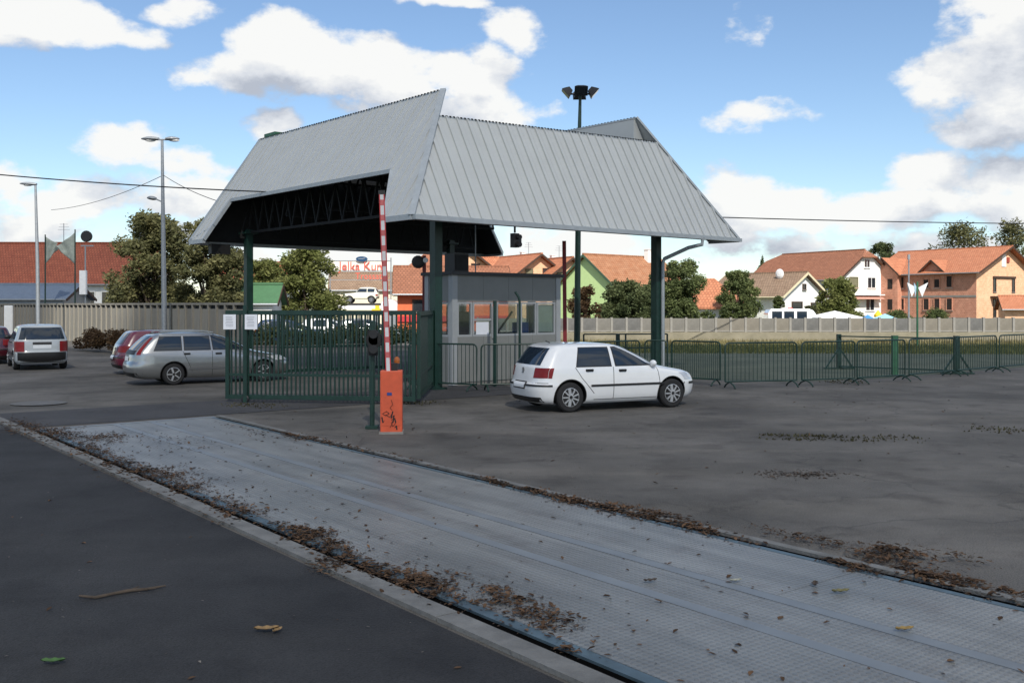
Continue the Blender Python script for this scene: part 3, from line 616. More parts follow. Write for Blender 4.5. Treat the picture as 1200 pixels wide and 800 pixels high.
# ------------------------------------------------------------ cars
def pchip(x, y, xs):
    x, y = np.asarray(x, float), np.asarray(y, float); h = np.diff(x); d = np.diff(y)/h; m = np.zeros_like(y)
    m[1:-1] = np.where(d[:-1]*d[1:] > 0, 2*d[:-1]*d[1:]/np.where(np.abs(d[:-1]+d[1:]) < 1e-9, 1e-9, d[:-1]+d[1:]), 0); m[0], m[-1] = d[0], d[-1]
    i = np.clip(np.searchsorted(x, xs)-1, 0, len(h)-1); t = (xs-x[i])/h[i]
    return (2*t**3-3*t**2+1)*y[i]+(t**3-2*t**2+t)*h[i]*m[i]+(-2*t**3+3*t**2)*y[i+1]+(t**3-t**2)*h[i]*m[i+1]
class Shape:
    """a car body as a stack of level outlines: front end, rear end and half width at each height"""
    def __init__(s, lv, nf=5.5, nr=9, m=2.7):
        s.lv = np.array(lv, float); s.nf, s.nr, s.m = nf, nr, m; s.z0, s.z1 = s.lv[0, 0], s.lv[-1, 0]
    def at(s, z):
        z = min(max(z, s.z0), s.z1); return [float(pchip(s.lv[:, 0], s.lv[:, i], np.array([z]))[0]) for i in (1, 2, 3)]
    def side(s, x, z):
        xf, xr, w = s.at(z); c, L = (xf+xr)/2, (xf-xr)/2; n = s.nf if x > c else s.nr
        return w*max(0, 1-min(1, abs((x-c)/L))**n)**(1/s.m)
    def end(s, y, z, front):
        xf, xr, w = s.at(z); c, L = (xf+xr)/2, (xf-xr)/2; n = s.nf if front else s.nr
        e = L*max(0, 1-min(1, abs(y/w))**s.m)**(1/n); return c+e if front else c-e
    def body(s, K=46, Mn=88):
        t = np.linspace(0, 1, K); zs = s.z0+(s.z1-s.z0)*(1-(1-t)**1.35); vs = []; fs = []
        for z in zs:
            xf, xr, w = s.at(z); c, L = (xf+xr)/2, (xf-xr)/2
            for k in range(Mn):
                a = 2*PI*(k+.5)/Mn; ca, sa = math.cos(a), math.sin(a); n = s.nf if ca > 0 else s.nr
                vs.append((c+L*math.copysign(abs(ca)**(2/n), ca), w*math.copysign(abs(sa)**(2/s.m), sa), z))
        for j in range(K-1):
            for k in range(Mn): fs.append((j*Mn+k, j*Mn+(k+1) % Mn, (j+1)*Mn+(k+1) % Mn, (j+1)*Mn+k))
        fs += [tuple(range(Mn-1, -1, -1)), tuple((K-1)*Mn+k for k in range(Mn))]
        return vs, fs
    def side_patch(s, sgn, xa, xb, za, zb, off, nx=14, nz=6, mb=None):
        """patch lying on the flank between heights za..zb; xa, xb give its ends as functions of height, za/zb may depend on x share"""
        mb = mb or MB(); vs = []
        for j in range(nz+1):
            for i in range(nx+1):
                u = i/nx; lo = za(u) if callable(za) else za; hi = zb(u) if callable(zb) else zb; z = lo+(hi-lo)*j/nz
                a = xa(z) if callable(xa) else xa; b = xb(z) if callable(xb) else xb; x = a+(b-a)*u
                vs.append((x, sgn*(s.side(x, z)+off), z+off*.3))
        return mb.add(vs, [(j*(nx+1)+i, j*(nx+1)+i+1, (j+1)*(nx+1)+i+1, (j+1)*(nx+1)+i) for j in range(nz) for i in range(nx)])
    def end_patch(s, front, ya, yb, za, zb, off, ny=16, nz=6, mb=None):
        mb = mb or MB(); vs = []; sg = 1 if front else -1
        for j in range(nz+1):
            z = za+(zb-za)*j/nz; a = ya(z) if callable(ya) else ya; b = yb(z) if callable(yb) else yb
            for i in range(ny+1):
                y = a+(b-a)*i/ny; vs.append((s.end(y, z, front)+sg*off, y, z+off*.4))
        return mb.add(vs, [(j*(ny+1)+i, j*(ny+1)+i+1, (j+1)*(ny+1)+i+1, (j+1)*(ny+1)+i) for j in range(nz) for i in range(ny)])
def wheel(root, x, y, r, wd, sgn, spokes, style, steer=0):
    """tyre with a rim of its own"""
    w2 = wd/2; t = MB().lathe([(r*.64, -w2), (r*.9, -w2), (r*.985, -w2*.72), (r, -w2*.3), (r, w2*.3), (r*.985, w2*.72), (r*.9, w2), (r*.64, w2)], 30, 'Y')
    wo = t.build('wheel', m_rubber, root, (x, y, r), smooth=True, rz=steer)
    rim = MB(); o = sgn*w2; q = lambda d: o*(1-d)
    rim.lathe([(r*.64, q(.42)), (r*.66, q(.02)), (r*.60, q(-.02)), (r*.56, q(.12)), (r*.56, q(.42))], 30, 'Y')
    rim.lathe([(r*.02, q(.02)), (r*.17, q(.04)), (r*.2, q(.35))] if sgn > 0 else [(r*.02, q(.02)), (r*.17, q(.04)), (r*.2, q(.35))], 14, 'Y')
    for k in range(spokes):
        a = 2*PI*(k+.5)/spokes; wdt = r*(.16 if style == 'alloy' else .21)
        rim.beam((r*.12*math.cos(a), q(.12), r*.12*math.sin(a)), (r*.6*math.cos(a), q(.1), r*.6*math.sin(a)), wdt if True else .04, .03)
    rim.build('rim', m_chrome, wo)
    MB().lathe([(r*.02, q(.5)), (r*.63, q(.5)), (r*.63, q(.56)), (r*.02, q(.56))], 20, 'Y').build('backing_disc', m_dark, wo)  # dark backing disc, its colour standing in for shade between the spokes
    return wo
def cut_body(name, shape, paint, wheels, r, root, W2):
    vs, fs = shape.body(); me = bpy.data.meshes.new(name); me.from_pydata(vs, [], fs); me.materials.append(paint); me.materials.append(m_black)
    bm = bmesh.new(); bm.from_mesh(me); bmesh.ops.recalc_face_normals(bm, faces=bm.faces); bm.to_mesh(me); bm.free()
    o = bpy.data.objects.new(name, me); C.objects.link(o); cm = MB()
    for x in wheels:
        for sg in (-1, 1): cm.lathe([(r, sg*(W2-.30)), (r, sg*(W2+.3))], 40, 'Y', (x, 0, .0))
    # all four cutters in one mesh
    cut_me = cm.mesh('cutter', [paint, m_black]); cut_me.polygons.foreach_set('material_index', [1]*len(cut_me.polygons))
    zc = wheels_z[0]
    for v in cut_me.vertices: v.co.z += zc
    co = bpy.data.objects.new('cutter', cut_me); C.objects.link(co)
    md = o.modifiers.new('arches', 'BOOLEAN'); md.object = co; md.solver = 'EXACT'; md.operation = 'DIFFERENCE'
    dg = bpy.context.evaluated_depsgraph_get(); dg.update(); ev = o.evaluated_get(dg); nm = bpy.data.meshes.new_from_object(ev)
    o.modifiers.clear(); o.data = nm; bpy.data.objects.remove(co); nm.polygons.foreach_set('use_smooth', [True]*len(nm.polygons)); nm.set_sharp_from_angle(angle=R(35))
    o.parent = root; return o
wheels_z = [.3]
def strip_s(sh, sgn, x0, z0, x1, z1, w, off=.003):
    """thin seam following the flank from point to point"""
    n = 10; vs = []
    dx, dz = x1-x0, z1-z0; l = math.hypot(dx, dz); px, pz = -dz/l*w/2, dx/l*w/2
    for i in range(n+1):
        for s in (-1, 1):
            x, z = x0+dx*i/n+s*px, z0+dz*i/n+s*pz; vs.append((x, sgn*(sh.side(x, z)+off), z))
    return vs, [(2*i, 2*i+1, 2*i+3, 2*i+2) for i in range(n)]

def car(root, sh, paint, wx, r, tread, spec):
    """assemble a car on its Empty: body, glazing, lights, trims, wheels"""
    wheels_z[0] = r; W2 = max(sh.lv[:, 3])
    cut_body('body', sh, paint, wx, r*1.17, root, W2)
    for x in wx:
        for sg in (-1, 1): wheel(root, x, sg*tread/2, r, .19, sg, spec.get('spokes', 9), spec.get('rim', 'cover'))
    for sg in (-1, 1):
        for x in wx:          # black arch lip
            mb = MB(); n = 26; vs = []
            a0 = math.asin(min(.9, (r-.03-sh.z0)/(r*1.17)))
            for i in range(n+1):
                a = -a0*.9+(PI+1.8*a0)*i/n
                for rr in (r*1.165, r*1.215):
                    xx, zz = x+rr*math.cos(a), r+rr*math.sin(a); zz = max(zz, sh.z0+.01); vs.append((xx, sg*(sh.side(xx, zz)+.004), zz))
            mb.add(vs, [(2*i, 2*i+1, 2*i+3, 2*i+2) for i in range(n)]); mb.build('arch_lip', spec.get('lip', m_black), root)
        for wn in spec['side']:
            sh.side_patch(sg, wn[0], wn[1], wn[2], wn[3], .003).build('window_seal', m_black, root)
            i = .022; f = lambda v, d: (lambda z: (v(z) if callable(v) else v)+d); h = lambda v, d: (lambda u: (v(u) if callable(v) else v)+d)
            sh.side_patch(sg, f(wn[0], i), f(wn[1], -i), h(wn[2], i), h(wn[3], -i*.8), .006).build('side_window', m_glass, root, smooth=True)
        for (x, z, x2) in spec.get('handles', []):
            mb = MB(); sh.side_patch(sg, x, x2, z, z+.055, .003, 6, 2, mb); mb.beam((x+.01, sg*(sh.side(x, z)+.022), z+.035), (x2-.01, sg*(sh.side(x2, z)+.022), z+.035), .03, .03)
            mb.build('door_handle', m_black, root)
        for (xa, xb, za, zb) in spec.get('mould', []): sh.side_patch(sg, xa, xb, za, zb, .012, 20, 2).build('side_moulding', spec.get('mouldmat', m_black), root)
        for ln in spec.get('seams', []):
            sm = MB()
            for (p, q) in zip(ln, ln[1:]): sm.add(*strip_s(sh, sg, p[0], p[1], q[0], q[1], .012))
            sm.build('panel_seam', m_dark, root)
        mx_, mz_ = spec['mirror']; my = sg*(sh.side(mx_, mz_)+.09)
        MB().blob((mx_, my, mz_+.05), (.07, .10, .075), 12, 8).box((mx_+.02, my-sg*.07, mz_), (.06, .12, .05)).build('wing_mirror', spec.get('mirmat', m_black), root, smooth=True)
        tl = spec['tail']
        mb = MB(); t0, t1 = [(v if callable(v) else (lambda z, v=v: v)) for v in tl[:2]]; sh.end_patch(False, lambda z: sg*t0(z), lambda z: sg*t1(z), tl[2], tl[3], .008, 8, 6, mb)
        if len(tl) > 4: sh.side_patch(sg, lambda z: sh.end(sg*t1(z), z, False)-.004, lambda z: sh.at(z)[1]+tl[4], tl[2], tl[3], .008, 8, 6, mb)
        mb.build('tail_light', M('red lamp lens', (.19, .012, .014), .3, var=.25, spec=.3), root, smooth=True)
        hl = spec['head']; mb = MB(); sh.end_patch(True, sg*hl[0], sg*hl[1], hl[2], hl[3], .008, 8, 5, mb)
        sh.side_patch(sg, lambda z: sh.end(sg*hl[1], z, True)-.16, lambda z: sh.end(sg*hl[1], z, True), hl[2], hl[3], .006, 6, 5, mb); mb.build('headlight', M('clear lamp lens', (.5, .52, .55), .1, coat=1), root, smooth=True)
    rw = spec['rear_win']; sh.end_patch(False, lambda z: -rw[2](z), lambda z: rw[2](z), rw[0], rw[1], .006).build('rear_window', m_glass, root, smooth=True)
    fw = spec['front_win']; sh.end_patch(True, lambda z: -fw[2](z), lambda z: fw[2](z), fw[0], fw[1], .006).build('windscreen', m_glass, root, smooth=True)
    for (fr, ya, yb, za, zb, mt, nm, off) in spec.get('ends', []): sh.end_patch(fr, ya, yb, za, zb, off, 20, 4).build(nm, mt, root, smooth=True)
m_plate = M('number plate', (.68, .70, .72), .4, var=.05)
# --- the white hatchback
lv = [(.17, 1.80, -1.86, .74), (.22, 1.98, -2.0, .80), (.35, 2.05, -2.055, .845), (.5, 2.07, -2.08, .862), (.57, 2.055, -2.075, .866), (.60, 2.035, -2.035, .864), (.66, 2.0, -2.015, .862), (.74, 1.91, -2.0, .858),
      (.80, 1.74, -1.985, .855), (.86, 1.42, -1.97, .848), (.91, 1.16, -1.955, .838), (.95, .98, -1.935, .822), (1.05, .79, -1.865, .785), (1.2, .50, -1.755, .728), (1.32, .23, -1.655, .674), (1.375, .05, -1.585, .635), (1.41, -.16, -1.42, .55), (1.432, -.45, -1.1, .36), (1.44, -.62, -.9, .15)]
hs = Shape(lv, 5.2, 13, 3.3)
xf = lambda z: hs.at(z)[0]; xr = lambda z: hs.at(z)[1]
hatch_spec = dict(spokes=9, side=[(lambda z: -1.14+(z-.95)*.30, lambda z: -.28-(z-.95)*.05, .935, 1.35), (lambda z: -.20-(z-.95)*.08, lambda z: min(.86, xf(z)-.25), .935, 1.35)],
    handles=[(-.92, .84, -.74), (-.12, .82, .06)], mould=[(-.80, 1.02, .52, .565)],
    seams=[[(-.25, .25), (-.25, .93)], [(.86, .30), (.90, .6), (.84, .93)], [(-.72, .38), (-1.02, .72), (-1.16, .93)], [(-.72, .25), (.84, .25)], [(-2.02, .62), (-1.78, .62)], [(1.75, .62), (1.98, .62)]],
    mirror=(.74, .93), mirmat=m_wpaint, tail=(.50, .80, .72, .93, .30), head=(.42, .72, .60, .76),
    rear_win=(.985, 1.335, lambda z: .60-(z-.985)*.22), front_win=(.97, 1.35, lambda z: .66-(z-.95)*.25),
    ends=[(False, -.29, .29, .475, .635, m_black, 'plate_surround', .008), (False, -.26, .26, .50, .61, m_plate, 'number_plate', .014), (False, -.80, -.3, .545, .585, m_black, 'bumper_strip', .01), (False, .3, .80, .545, .585, m_black, 'bumper_strip', .01), (False, -.72, .72, .18, .32, m_black, 'rear_valance', .008),
          (True, -.8, .8, .50, .55, m_black, 'bumper_strip', .01), (True, -.38, .38, .62, .72, m_black, 'grille', .008), (True, -.5, .5, .25, .36, m_black, 'air_intake', .008)])
GY = R(24)
hb = thing('hatchback_car', 'white five door hatchback car parked in front of the canopy', 'car', (2.05, 21.8, 0), GY)
car(hb, hs, m_wpaint, (-1.28, 1.23), .315, 1.52, hatch_spec)
em = MB(); xe = hs.end(0, .86, False)
em.lathe([(.052, 0), (.052, -.008), (.042, -.008), (.042, 0)], 20, 'X', (xe-.006, 0, .87)); em.beam((xe-.01, -.026, .90), (xe-.012, 0, .835), .01, .006); em.beam((xe-.01, .026, .90), (xe-.012, 0, .835), .01, .006); em.build('emblem', m_galv, hb)
MB().tube([(-1.35, 0, 1.43), (-1.45, 0, 1.47)], .012, 6).build('aerial_base', m_black, hb)
for s in (-1, 1): hs.side_patch(s, -2.0, -1.70, .545, .585, .01, 8, 2).build('bumper_strip', m_black, hb); hs.side_patch(s, 1.72, 2.0, .50, .55, .01, 8, 2).build('bumper_strip', m_black, hb)
hs.end_patch(False, -.05, .05, .80, .815, .01).build('tailgate_latch', m_black, hb)
# --- the silver estate behind the gate
m_silver = M('silver car paint', (.33, .34, .345), .28, metal=.75, var=.04, coat=1)
lv = [(.18, 1.95, -2.1, .74), (.24, 2.12, -2.32, .80), (.36, 2.2, -2.40, .85), (.5, 2.22, -2.42, .868), (.6, 2.18, -2.40, .87), (.68, 2.08, -2.36, .866), (.76, 1.9, -2.35, .86), (.84, 1.55, -2.33, .85), (.90, 1.22, -2.31, .838), (.95, 1.04, -2.28, .82),
      (1.08, .78, -2.16, .78), (1.22, .50, -2.02, .728), (1.35, .18, -1.86, .672), (1.41, -.05, -1.74, .63), (1.445, -.3, -1.5, .55), (1.465, -.55, -1.25, .36), (1.475, -.75, -1.0, .15)]
es = Shape(lv, 5.2, 12, 3.2); exf = lambda z: es.at(z)[0]
est_spec = dict(spokes=5, rim='alloy', side=[(lambda z: -1.80+(z-.95)*.45, lambda z: -1.02, .96, 1.365), (-.97, lambda z: -.22-(z-.95)*.05, .96, 1.365), (lambda z: -.17-(z-.95)*.08, lambda z: min(.88, exf(z)-.28), .96, 1.365)],
    handles=[(-.98, .84, -.8), (-.1, .83, .08)], mould=[(-.84, .95, .42, .47)], mouldmat=M('grey moulding', (.10, .105, .11), .6), seams=[[(-.19, .25), (-.19, .94)], [(.9, .32), (.92, .94)], [(-.75, .38), (-1.0, .94)]],
    mirror=(.82, .95), mirmat=m_silver, tail=(lambda z: min(.68, .82*es.at(z)[2]), lambda z: min(.77, .92*es.at(z)[2]), .86, 1.33, .10), head=(.4, .74, .62, .76), rear_win=(1.0, 1.38, lambda z: .56-(z-1.0)*.2), front_win=(.98, 1.40, lambda z: .66-(z-.95)*.25),
    ends=[(False, -.26, .26, .68, .79, m_plate, 'number_plate', .012), (False, -.6, .6, .86, .985, m_black, 'tailgate_panel', .006), (False, -.8, .8, .24, .36, m_black, 'rear_valance', .006), (True, -.4, .4, .62, .74, m_black, 'grille', .008)])
ew = thing('estate_car', 'silver estate car half hidden behind the left end of the green gate', 'car', (-8.83, 28.85, 0), R(31))
car(ew, es, m_silver, (-1.25, 1.29), .305, 1.5, est_spec)
for s in (-1, 1): MB().tube([(-1.6, s*.50, 1.455), (-1.5, s*.52, 1.49), (-.4, s*.54, 1.5), (-.1, s*.55, 1.45)], .02, 6).build('roof_rail', m_silver, ew)
# --- the white boxy hatch seen from behind, and red cars
lv = [(.2, 1.6, -1.70, .70), (.3, 1.78, -1.80, .765), (.5, 1.82, -1.84, .775), (.56, 1.80, -1.83, .776), (.60, 1.78, -1.80, .776), (.8, 1.66, -1.785, .775), (.86, 1.35, -1.775, .77), (.92, 1.02, -1.76, .762), (1.05, .85, -1.71, .72), (1.2, .58, -1.64, .672), (1.33, .28, -1.57, .622), (1.385, .08, -1.50, .585), (1.415, -.2, -1.3, .48), (1.43, -.5, -1.0, .2)]
us = Shape(lv, 7, 13, 3.6); uxf = lambda z: us.at(z)[0]
def boxy_spec(paint, plate=True): return dict(spokes=6, side=[(lambda z: -1.42+(z-.95)*.35, -.78, .95, 1.31), (-.72, lambda z: -.12, .95, 1.31), (lambda z: -.06, lambda z: min(.75, uxf(z)-.22), .95, 1.31)],
    handles=[(-.70, .82, -.54), (-.02, .82, .14)], mould=[(-.75, .85, .46, .52)], seams=[[(-.09, .28), (-.09, .94)], [(.8, .3), (.8, .94)], [(-.66, .4), (-.8, .94)]], mirror=(.68, .94), tail=(.50, .76, .58, .90, .05), head=(.45, .7, .6, .76),
    rear_win=(.96, 1.33, lambda z: .66-(z-.96)*.26), front_win=(.95, 1.34, lambda z: .64-(z-.95)*.2),
    ends=[(False, -.75, .75, .24, .56, m_black, 'rear_bumper', .016), (False, -.27, .27, .80, .88, m_black, 'plate_recess', .006), (False, -.26, .26, .68, .79, m_plate, 'number_plate', .01), (True, -.75, .75, .26, .54, m_black, 'front_bumper', .012)])
m_greyw = M('dull white car paint', (.40, .43, .45), .3, var=.03, coat=.8)
uo = thing('boxy_car', 'older dull white boxy hatchback seen from behind by the left wall', 'car', (-17.15, 35.4, 0), R(121)); uo.scale = (1.10,)*3
car(uo, us, m_greyw, (-1.08, 1.15), .29, 1.34, boxy_spec(m_greyw))
m_redp = M('magenta red car paint', (.11, .010, .030), .25, var=.05, coat=1)
m_redd = M('dark red car paint', (.06, .008, .014), .25, var=.05, coat=1)
rc = thing('hatchback_car', 'magenta red hatchback mostly hidden behind the silver estate', 'car', (-11.2, 32.9, 0), R(31)); car(rc, hs, m_redp, (-1.28, 1.23), .315, 1.52, dict(hatch_spec, mirmat=m_redp))
rc = thing('hatchback_car', 'dark red car parked left of the boxy white car', 'car', (-20.65, 38.6, 0), R(119)); car(rc, hs, m_redd, (-1.28, 1.23), .315, 1.52, dict(hatch_spec, mirmat=m_redd))
# ------------------------------------------------------------ walls
def wall_run(name, label, a, b, n, hp, post_w, mats, cap, base=0.0, gap=0.0, post_mat=None):
    a, b = Vector(a), Vector(b); L_ = (b-a).length; t = thing(name, label, 'wall', a, math.atan2(b.y-a.y, b.x-a.x)); w = L_/n
    pm = [MB().box((0, 0, (base+hp)/2), (w-post_w-.01, .07, hp-base)).mesh('panel', m) for m in mats]; po = MB().box((0, -.02, (hp+gap)/2), (post_w, .16, hp+gap)).mesh('post', post_mat or mats[0])
    for k in range(n):
        o = link('panel', pm[rng.integers(len(pm))], t, (w*(k+.5), random.uniform(-.01, .01), random.uniform(-.012, .012))); link('post', po, t, (w*k, 0, 0))
    if cap: MB().box((L_/2, 0, hp+gap+.05), (L_, .2, .1)).build('coping', post_mat or mats[0], t)
    return t, L_
lm = [m_conc_l, M('weathered wall concrete dark', (.20, .185, .155), .92, var=.22, scale=1.4, bump=.25, bscale=14, stretch=(1, 1, .35)), M('weathered wall concrete light', (.26, .24, .2), .92, var=.22, scale=1.4, bump=.25, bscale=14, stretch=(1, 1, .35))]
lw, _ = wall_run('panel_wall', 'long brown grey concrete panel wall behind the parked cars', (-41.5, 78.6, 0), (-11.0, 40.4, 0), 52, 2.07, .14, lm, True, 0, .17)
MB().box((24.4, .06, 2.15), (48.8, .05, .15)).build('slot_shade', m_dark, lw)  # dark strip standing in for the shade in the slots below the coping
rm = [m_conc_r, M('grey wall concrete', (.115, .114, .11), .92, var=.3, scale=1.6, bump=.25, bscale=14), M('tan wall concrete', (.17, .155, .128), .92, var=.2, scale=1.6, bump=.25, bscale=14)]
rw_, rl_ = wall_run('panel_wall', 'low pale concrete panel wall across the far side of the grass', (-2.0, 57.4, 0), (38, 57.4, 0), 46, 1.46, .13, rm, False, .68, .05, m_conc_post)
MB().box((rl_/2, -.1, .33), (rl_, .34, .66)).build('footing', m_dirt, rw_)
mb = MB().box((rl_/2, 0, .715), (rl_, .12, .06)).build('ledge', m_conc_post, rw_)

# ------------------------------------------------------------ houses
def gable_house(name, label, loc, rz, L, Wd, ze, zr, wall, roof, ridge=.5, over=.5, hip=False, windows=(), gwall=None, trim=None, cat='house', chimney=None, gable_over=.4, ze2=None, jerkin=0):
    """ridge along local x; local -y is the long front, +x the near gable"""
    h = thing(name, label, cat, loc, rz); yr = -Wd/2+Wd*ridge; hl = L/2; ze2 = ze if ze2 is None else ze2
    pr = [(-hl, -Wd/2, 0), (-hl, Wd/2, 0), (-hl, Wd/2, ze2), (-hl, yr, zr-.12), (-hl, -Wd/2, ze)] if not hip else [(-hl, -Wd/2, 0), (-hl, Wd/2, 0), (-hl, Wd/2, ze), (-hl, -Wd/2, ze)]
    wm = MB().prism(pr, (0, 0, 0), (L, 0, 0))
    w = wm.build('wall', [wall], h, autouv=True)
    if gwall:
        gp = [(hl+.004, p[1], p[2]) for p in pr]; MB().prism(gp, (0, 0, 0), (.03, 0, 0)).build('gable_wall', gwall, h, autouv=True)
    rt = .16; rb = MB(); sl = (zr-ze)/(yr+Wd/2); sl2 = (zr-ze2)/(Wd/2-yr)
    def slab(p):
        rb.prism(p, (0, 0, 0), (0, 0, rt))
    x0, x1 = -hl-gable_over, hl+gable_over
    if hip:
        ap = zr; hx = max(hl-Wd/2, .05); o = over
        A_, B_, C_, D_ = (-hl-o, -Wd/2-o, ze-.1), (hl+o, -Wd/2-o, ze-.1), (hl+o, Wd/2+o, ze-.1), (-hl-o, Wd/2+o, ze-.1); E_, F_ = (-hx, 0, ap), (hx, 0, ap)
        for p in ([A_, B_, F_, E_], [B_, C_, F_], [C_, D_, E_, F_], [D_, A_, E_]): slab(p)
    elif jerkin:
        jz = zr-jerkin; yj = (jerkin/sl); jx = jerkin*.9
        slab([(x0, -Wd/2-over, ze-over*sl), (x1, -Wd/2-over, ze-over*sl), (x1, yr-yj, jz), (x1-jx, yr, zr), (x0+jx*2.2, yr, zr), (x0, yr-yj, jz)])
        slab([(x1, Wd/2+over, ze2-over*sl2), (x0, Wd/2+over, ze2-over*sl2), (x0, yr+yj, jz), (x0+jx*2.2, yr, zr), (x1-jx, yr, zr), (x1, yr+yj, jz)])
        slab([(x1, yr-yj, jz), (x1, yr+yj, jz), (x1-jx, yr, zr)]); slab([(x0, yr+yj, jz), (x0, yr-yj, jz), (x0+jx*2.2, yr, zr)])
    else:
        slab([(x0, -Wd/2-over, ze-over*sl), (x1, -Wd/2-over, ze-over*sl), (x1, yr, zr), (x0, yr, zr)])
        slab([(x0, yr, zr), (x1, yr, zr), (x1, Wd/2+over, ze2-over*sl2), (x0, Wd/2+over, ze2-over*sl2)])
    r = rb.build('roof', roof, h, autouv=True)
    if not hip:
        MB().beam((x0+(jerkin*2 if jerkin else 0), yr, zr+rt+.02), (x1-jerkin*.9, yr, zr+rt+.02), .26, .14).build('ridge_cap', roof, h, autouv=True)
        for x in (x0-.02, x1+.02):
            top = (x, yr, zr+.02) if not jerkin else None
            for sy, s_, z_ in ((-1, sl, ze), (1, sl2, ze2)):
                e = (x, sy*(Wd/2+over), z_-over*s_+.02); tp = top or (x, yr+sy*jerkin/s_, zr-jerkin+.02)
                MB().beam(e, tp, .05, .22).build('rake_board', trim or m_wood, h)
        MB().tube([(x0, -Wd/2-over-.06, ze-over*sl+.06), (x1, -Wd/2-over-.06, ze-over*sl+.06)], .07, 8).build('gutter', trim or m_galv, h)
    for wnd in windows: house_window(h, L, Wd, *wnd)
    if chimney:
        cx, cy, cw, cz = chimney; MB().box((cx, cy, cz-1.0), (cw, cw, 2.0)).box((cx, cy, cz+.04), (cw+.12, cw+.12, .08)).build('chimney', m_white, h)
    return h
def house_window(h, L, Wd, face, pos, z, w, hh, style='white'):
    """face: f = long front (-y), g = near gable (+x); opening set into a frame of its own"""
    fm = {'white': m_winframe, 'hole': m_brick, 'dark': m_wood, 'shut': M('olive shutter', (.16, .15, .09), .7)}[style]; pm = {'white': m_winglass, 'hole': m_hole, 'dark': m_winglass, 'shut': M('olive shutter', (.16, .15, .09), .7)}[style]
    t = .09; fr = MB()
    def put(mb, a, b, za, zb, d0, d1):
        c, wd = (a+b)/2, b-a
        if face == 'f': mb.box((c, -Wd/2-(d0+d1)/2, (za+zb)/2), (wd, d1-d0, zb-za))
        else: mb.box((L/2+(d0+d1)/2, c, (za+zb)/2), (d1-d0, wd, zb-za))
    a, b = pos-w/2, pos+w/2
    put(fr, a-t, b+t, z-t, z, .0, .1); put(fr, a-t, b+t, z+hh, z+hh+t, 0, .1); put(fr, a-t, a, z, z+hh, 0, .1); put(fr, b, b+t, z, z+hh, 0, .1)
    if style == 'white': put(fr, pos-.04, pos+.04, z, z+hh, .045, .08)
    o = fr.build('window', fm, h, autouv=True); p = MB(); put(p, a, b, z, z+hh, .0, .045); p.build('pane', pm, o)
    s = MB(); put(s, a-.15, b+.15, z-t-.08, z-t, 0, .16); s.build('sill', m_conc if style != 'white' else m_winframe, o)
def near_gable(px, d, rz, L, Wd):
    """centre of a house whose near front corner (x=+L/2, y=-W/2) stands at a photo column and distance"""
    c, s = math.cos(rz), math.sin(rz); lx, ly = L/2, -Wd/2
    return (X(px, d)-(c*lx-s*ly), d-(s*lx+c*ly), 0)
# brick house under construction, right
rz = R(-58); L_, W_ = 15.5, 11.0
bh = gable_house('brick_house', 'two storey unplastered brick house with bright orange tiled roof at the right', near_gable(1144, 125, rz, L_, W_), rz, L_, W_, 6.6, 9.75, m_brick, m_tile_o, ridge=.60, over=.75, gable_over=.9, gwall=m_brick_l, ze2=7.3,  # sunlit gable takes a paler brick, its light put into the colour
    windows=[('f', x, z, .75, 1.45, 'hole') for z in (1.6, 4.55) for x in (-6.3, -3.2, .6, 2.2, 4.0)]+[('g', -1.6, 4.0, .5, 1.6, 'dark'), ('g', 2.6, 4.0, .5, 1.6, 'dark'), ('g', -1.6, .7, .5, 2.2, 'dark'), ('g', 2.6, .7, .5, 2.2, 'dark')])
for y in (-1.6, 2.6):
    MB().box((L_/2+.6, y, 3.25), (1.1, 1.9, .22)).build('balcony', m_wood, bh)
MB().box((L_/2+.12, .5, 5.8), (.16, 5.0, .28)).build('lintel', m_wood, bh)
MB().box((L_/2+.08, .4, 8.0), (.1, .9, 1.6)).build('plaster_patch', m_white, bh); MB().box((L_/2+.1, 1.35, 8.1), (.1, .55, .7)).build('gable_window', M('dark red board', (.3, .05, .03), .7), bh)
for z in (.45, 3.35): MB().box((0, -W_/2-.02, z), (L_+.02, .06, .26)).build('ring_beam', m_conc_post, bh)
def dormer(cx, wd, zt, out):
    y0, yb = -W_/2-out, -W_/2+3.2; p = [(cx-wd/2, y0, 5.6), (cx+wd/2, y0, 5.6), (cx+wd/2, y0, 6.6), (cx, y0, zt-.1), (cx-wd/2, y0, 6.6)]
    d = MB().prism(p, (0, 0, 0), (0, yb-y0, 0)).build('dormer', m_brick, bh, autouv=True)
    for s in (-1, 1):
        q = [(cx, y0-.45, zt), (cx, yb+1.4, zt), (cx+s*(wd/2+.5), yb, 6.6-.35), (cx+s*(wd/2+.5), y0-.45, 6.6-.35)]
        MB().prism(q, (0, 0, 0), (0, 0, .15)).build('dormer_roof', m_tile_o, d, autouv=True)
        MB().beam((cx, y0-.47, zt+.02), (cx+s*(wd/2+.5), y0-.47, 6.6-.33), .05, .2).build('rake_board', m_wood, d)
dormer(1.6, 3.4, 8.1, .05); dormer(-5.4, 4.4, 8.6, .9)
MB().box((-5.4, -W_/2-.45, 2.8), (4.4, .88, 5.6)).build('projecting_bay', m_brick, bh, autouv=True)
for x in (-6.6, -4.4):
    for z in (1.6, 4.4): MB().box((x, -W_/2-.9, z+.7), (.75, .03, 1.4)).build('opening', m_hole, bh)
an = gable_house('brick_annex', 'low annex with an orange roof before the brick gable', (66.0, 119, 0), R(-18), 12, 5, 1.9, 3.2, m_brick_l, m_tile_o, over=.6, cat='annex')
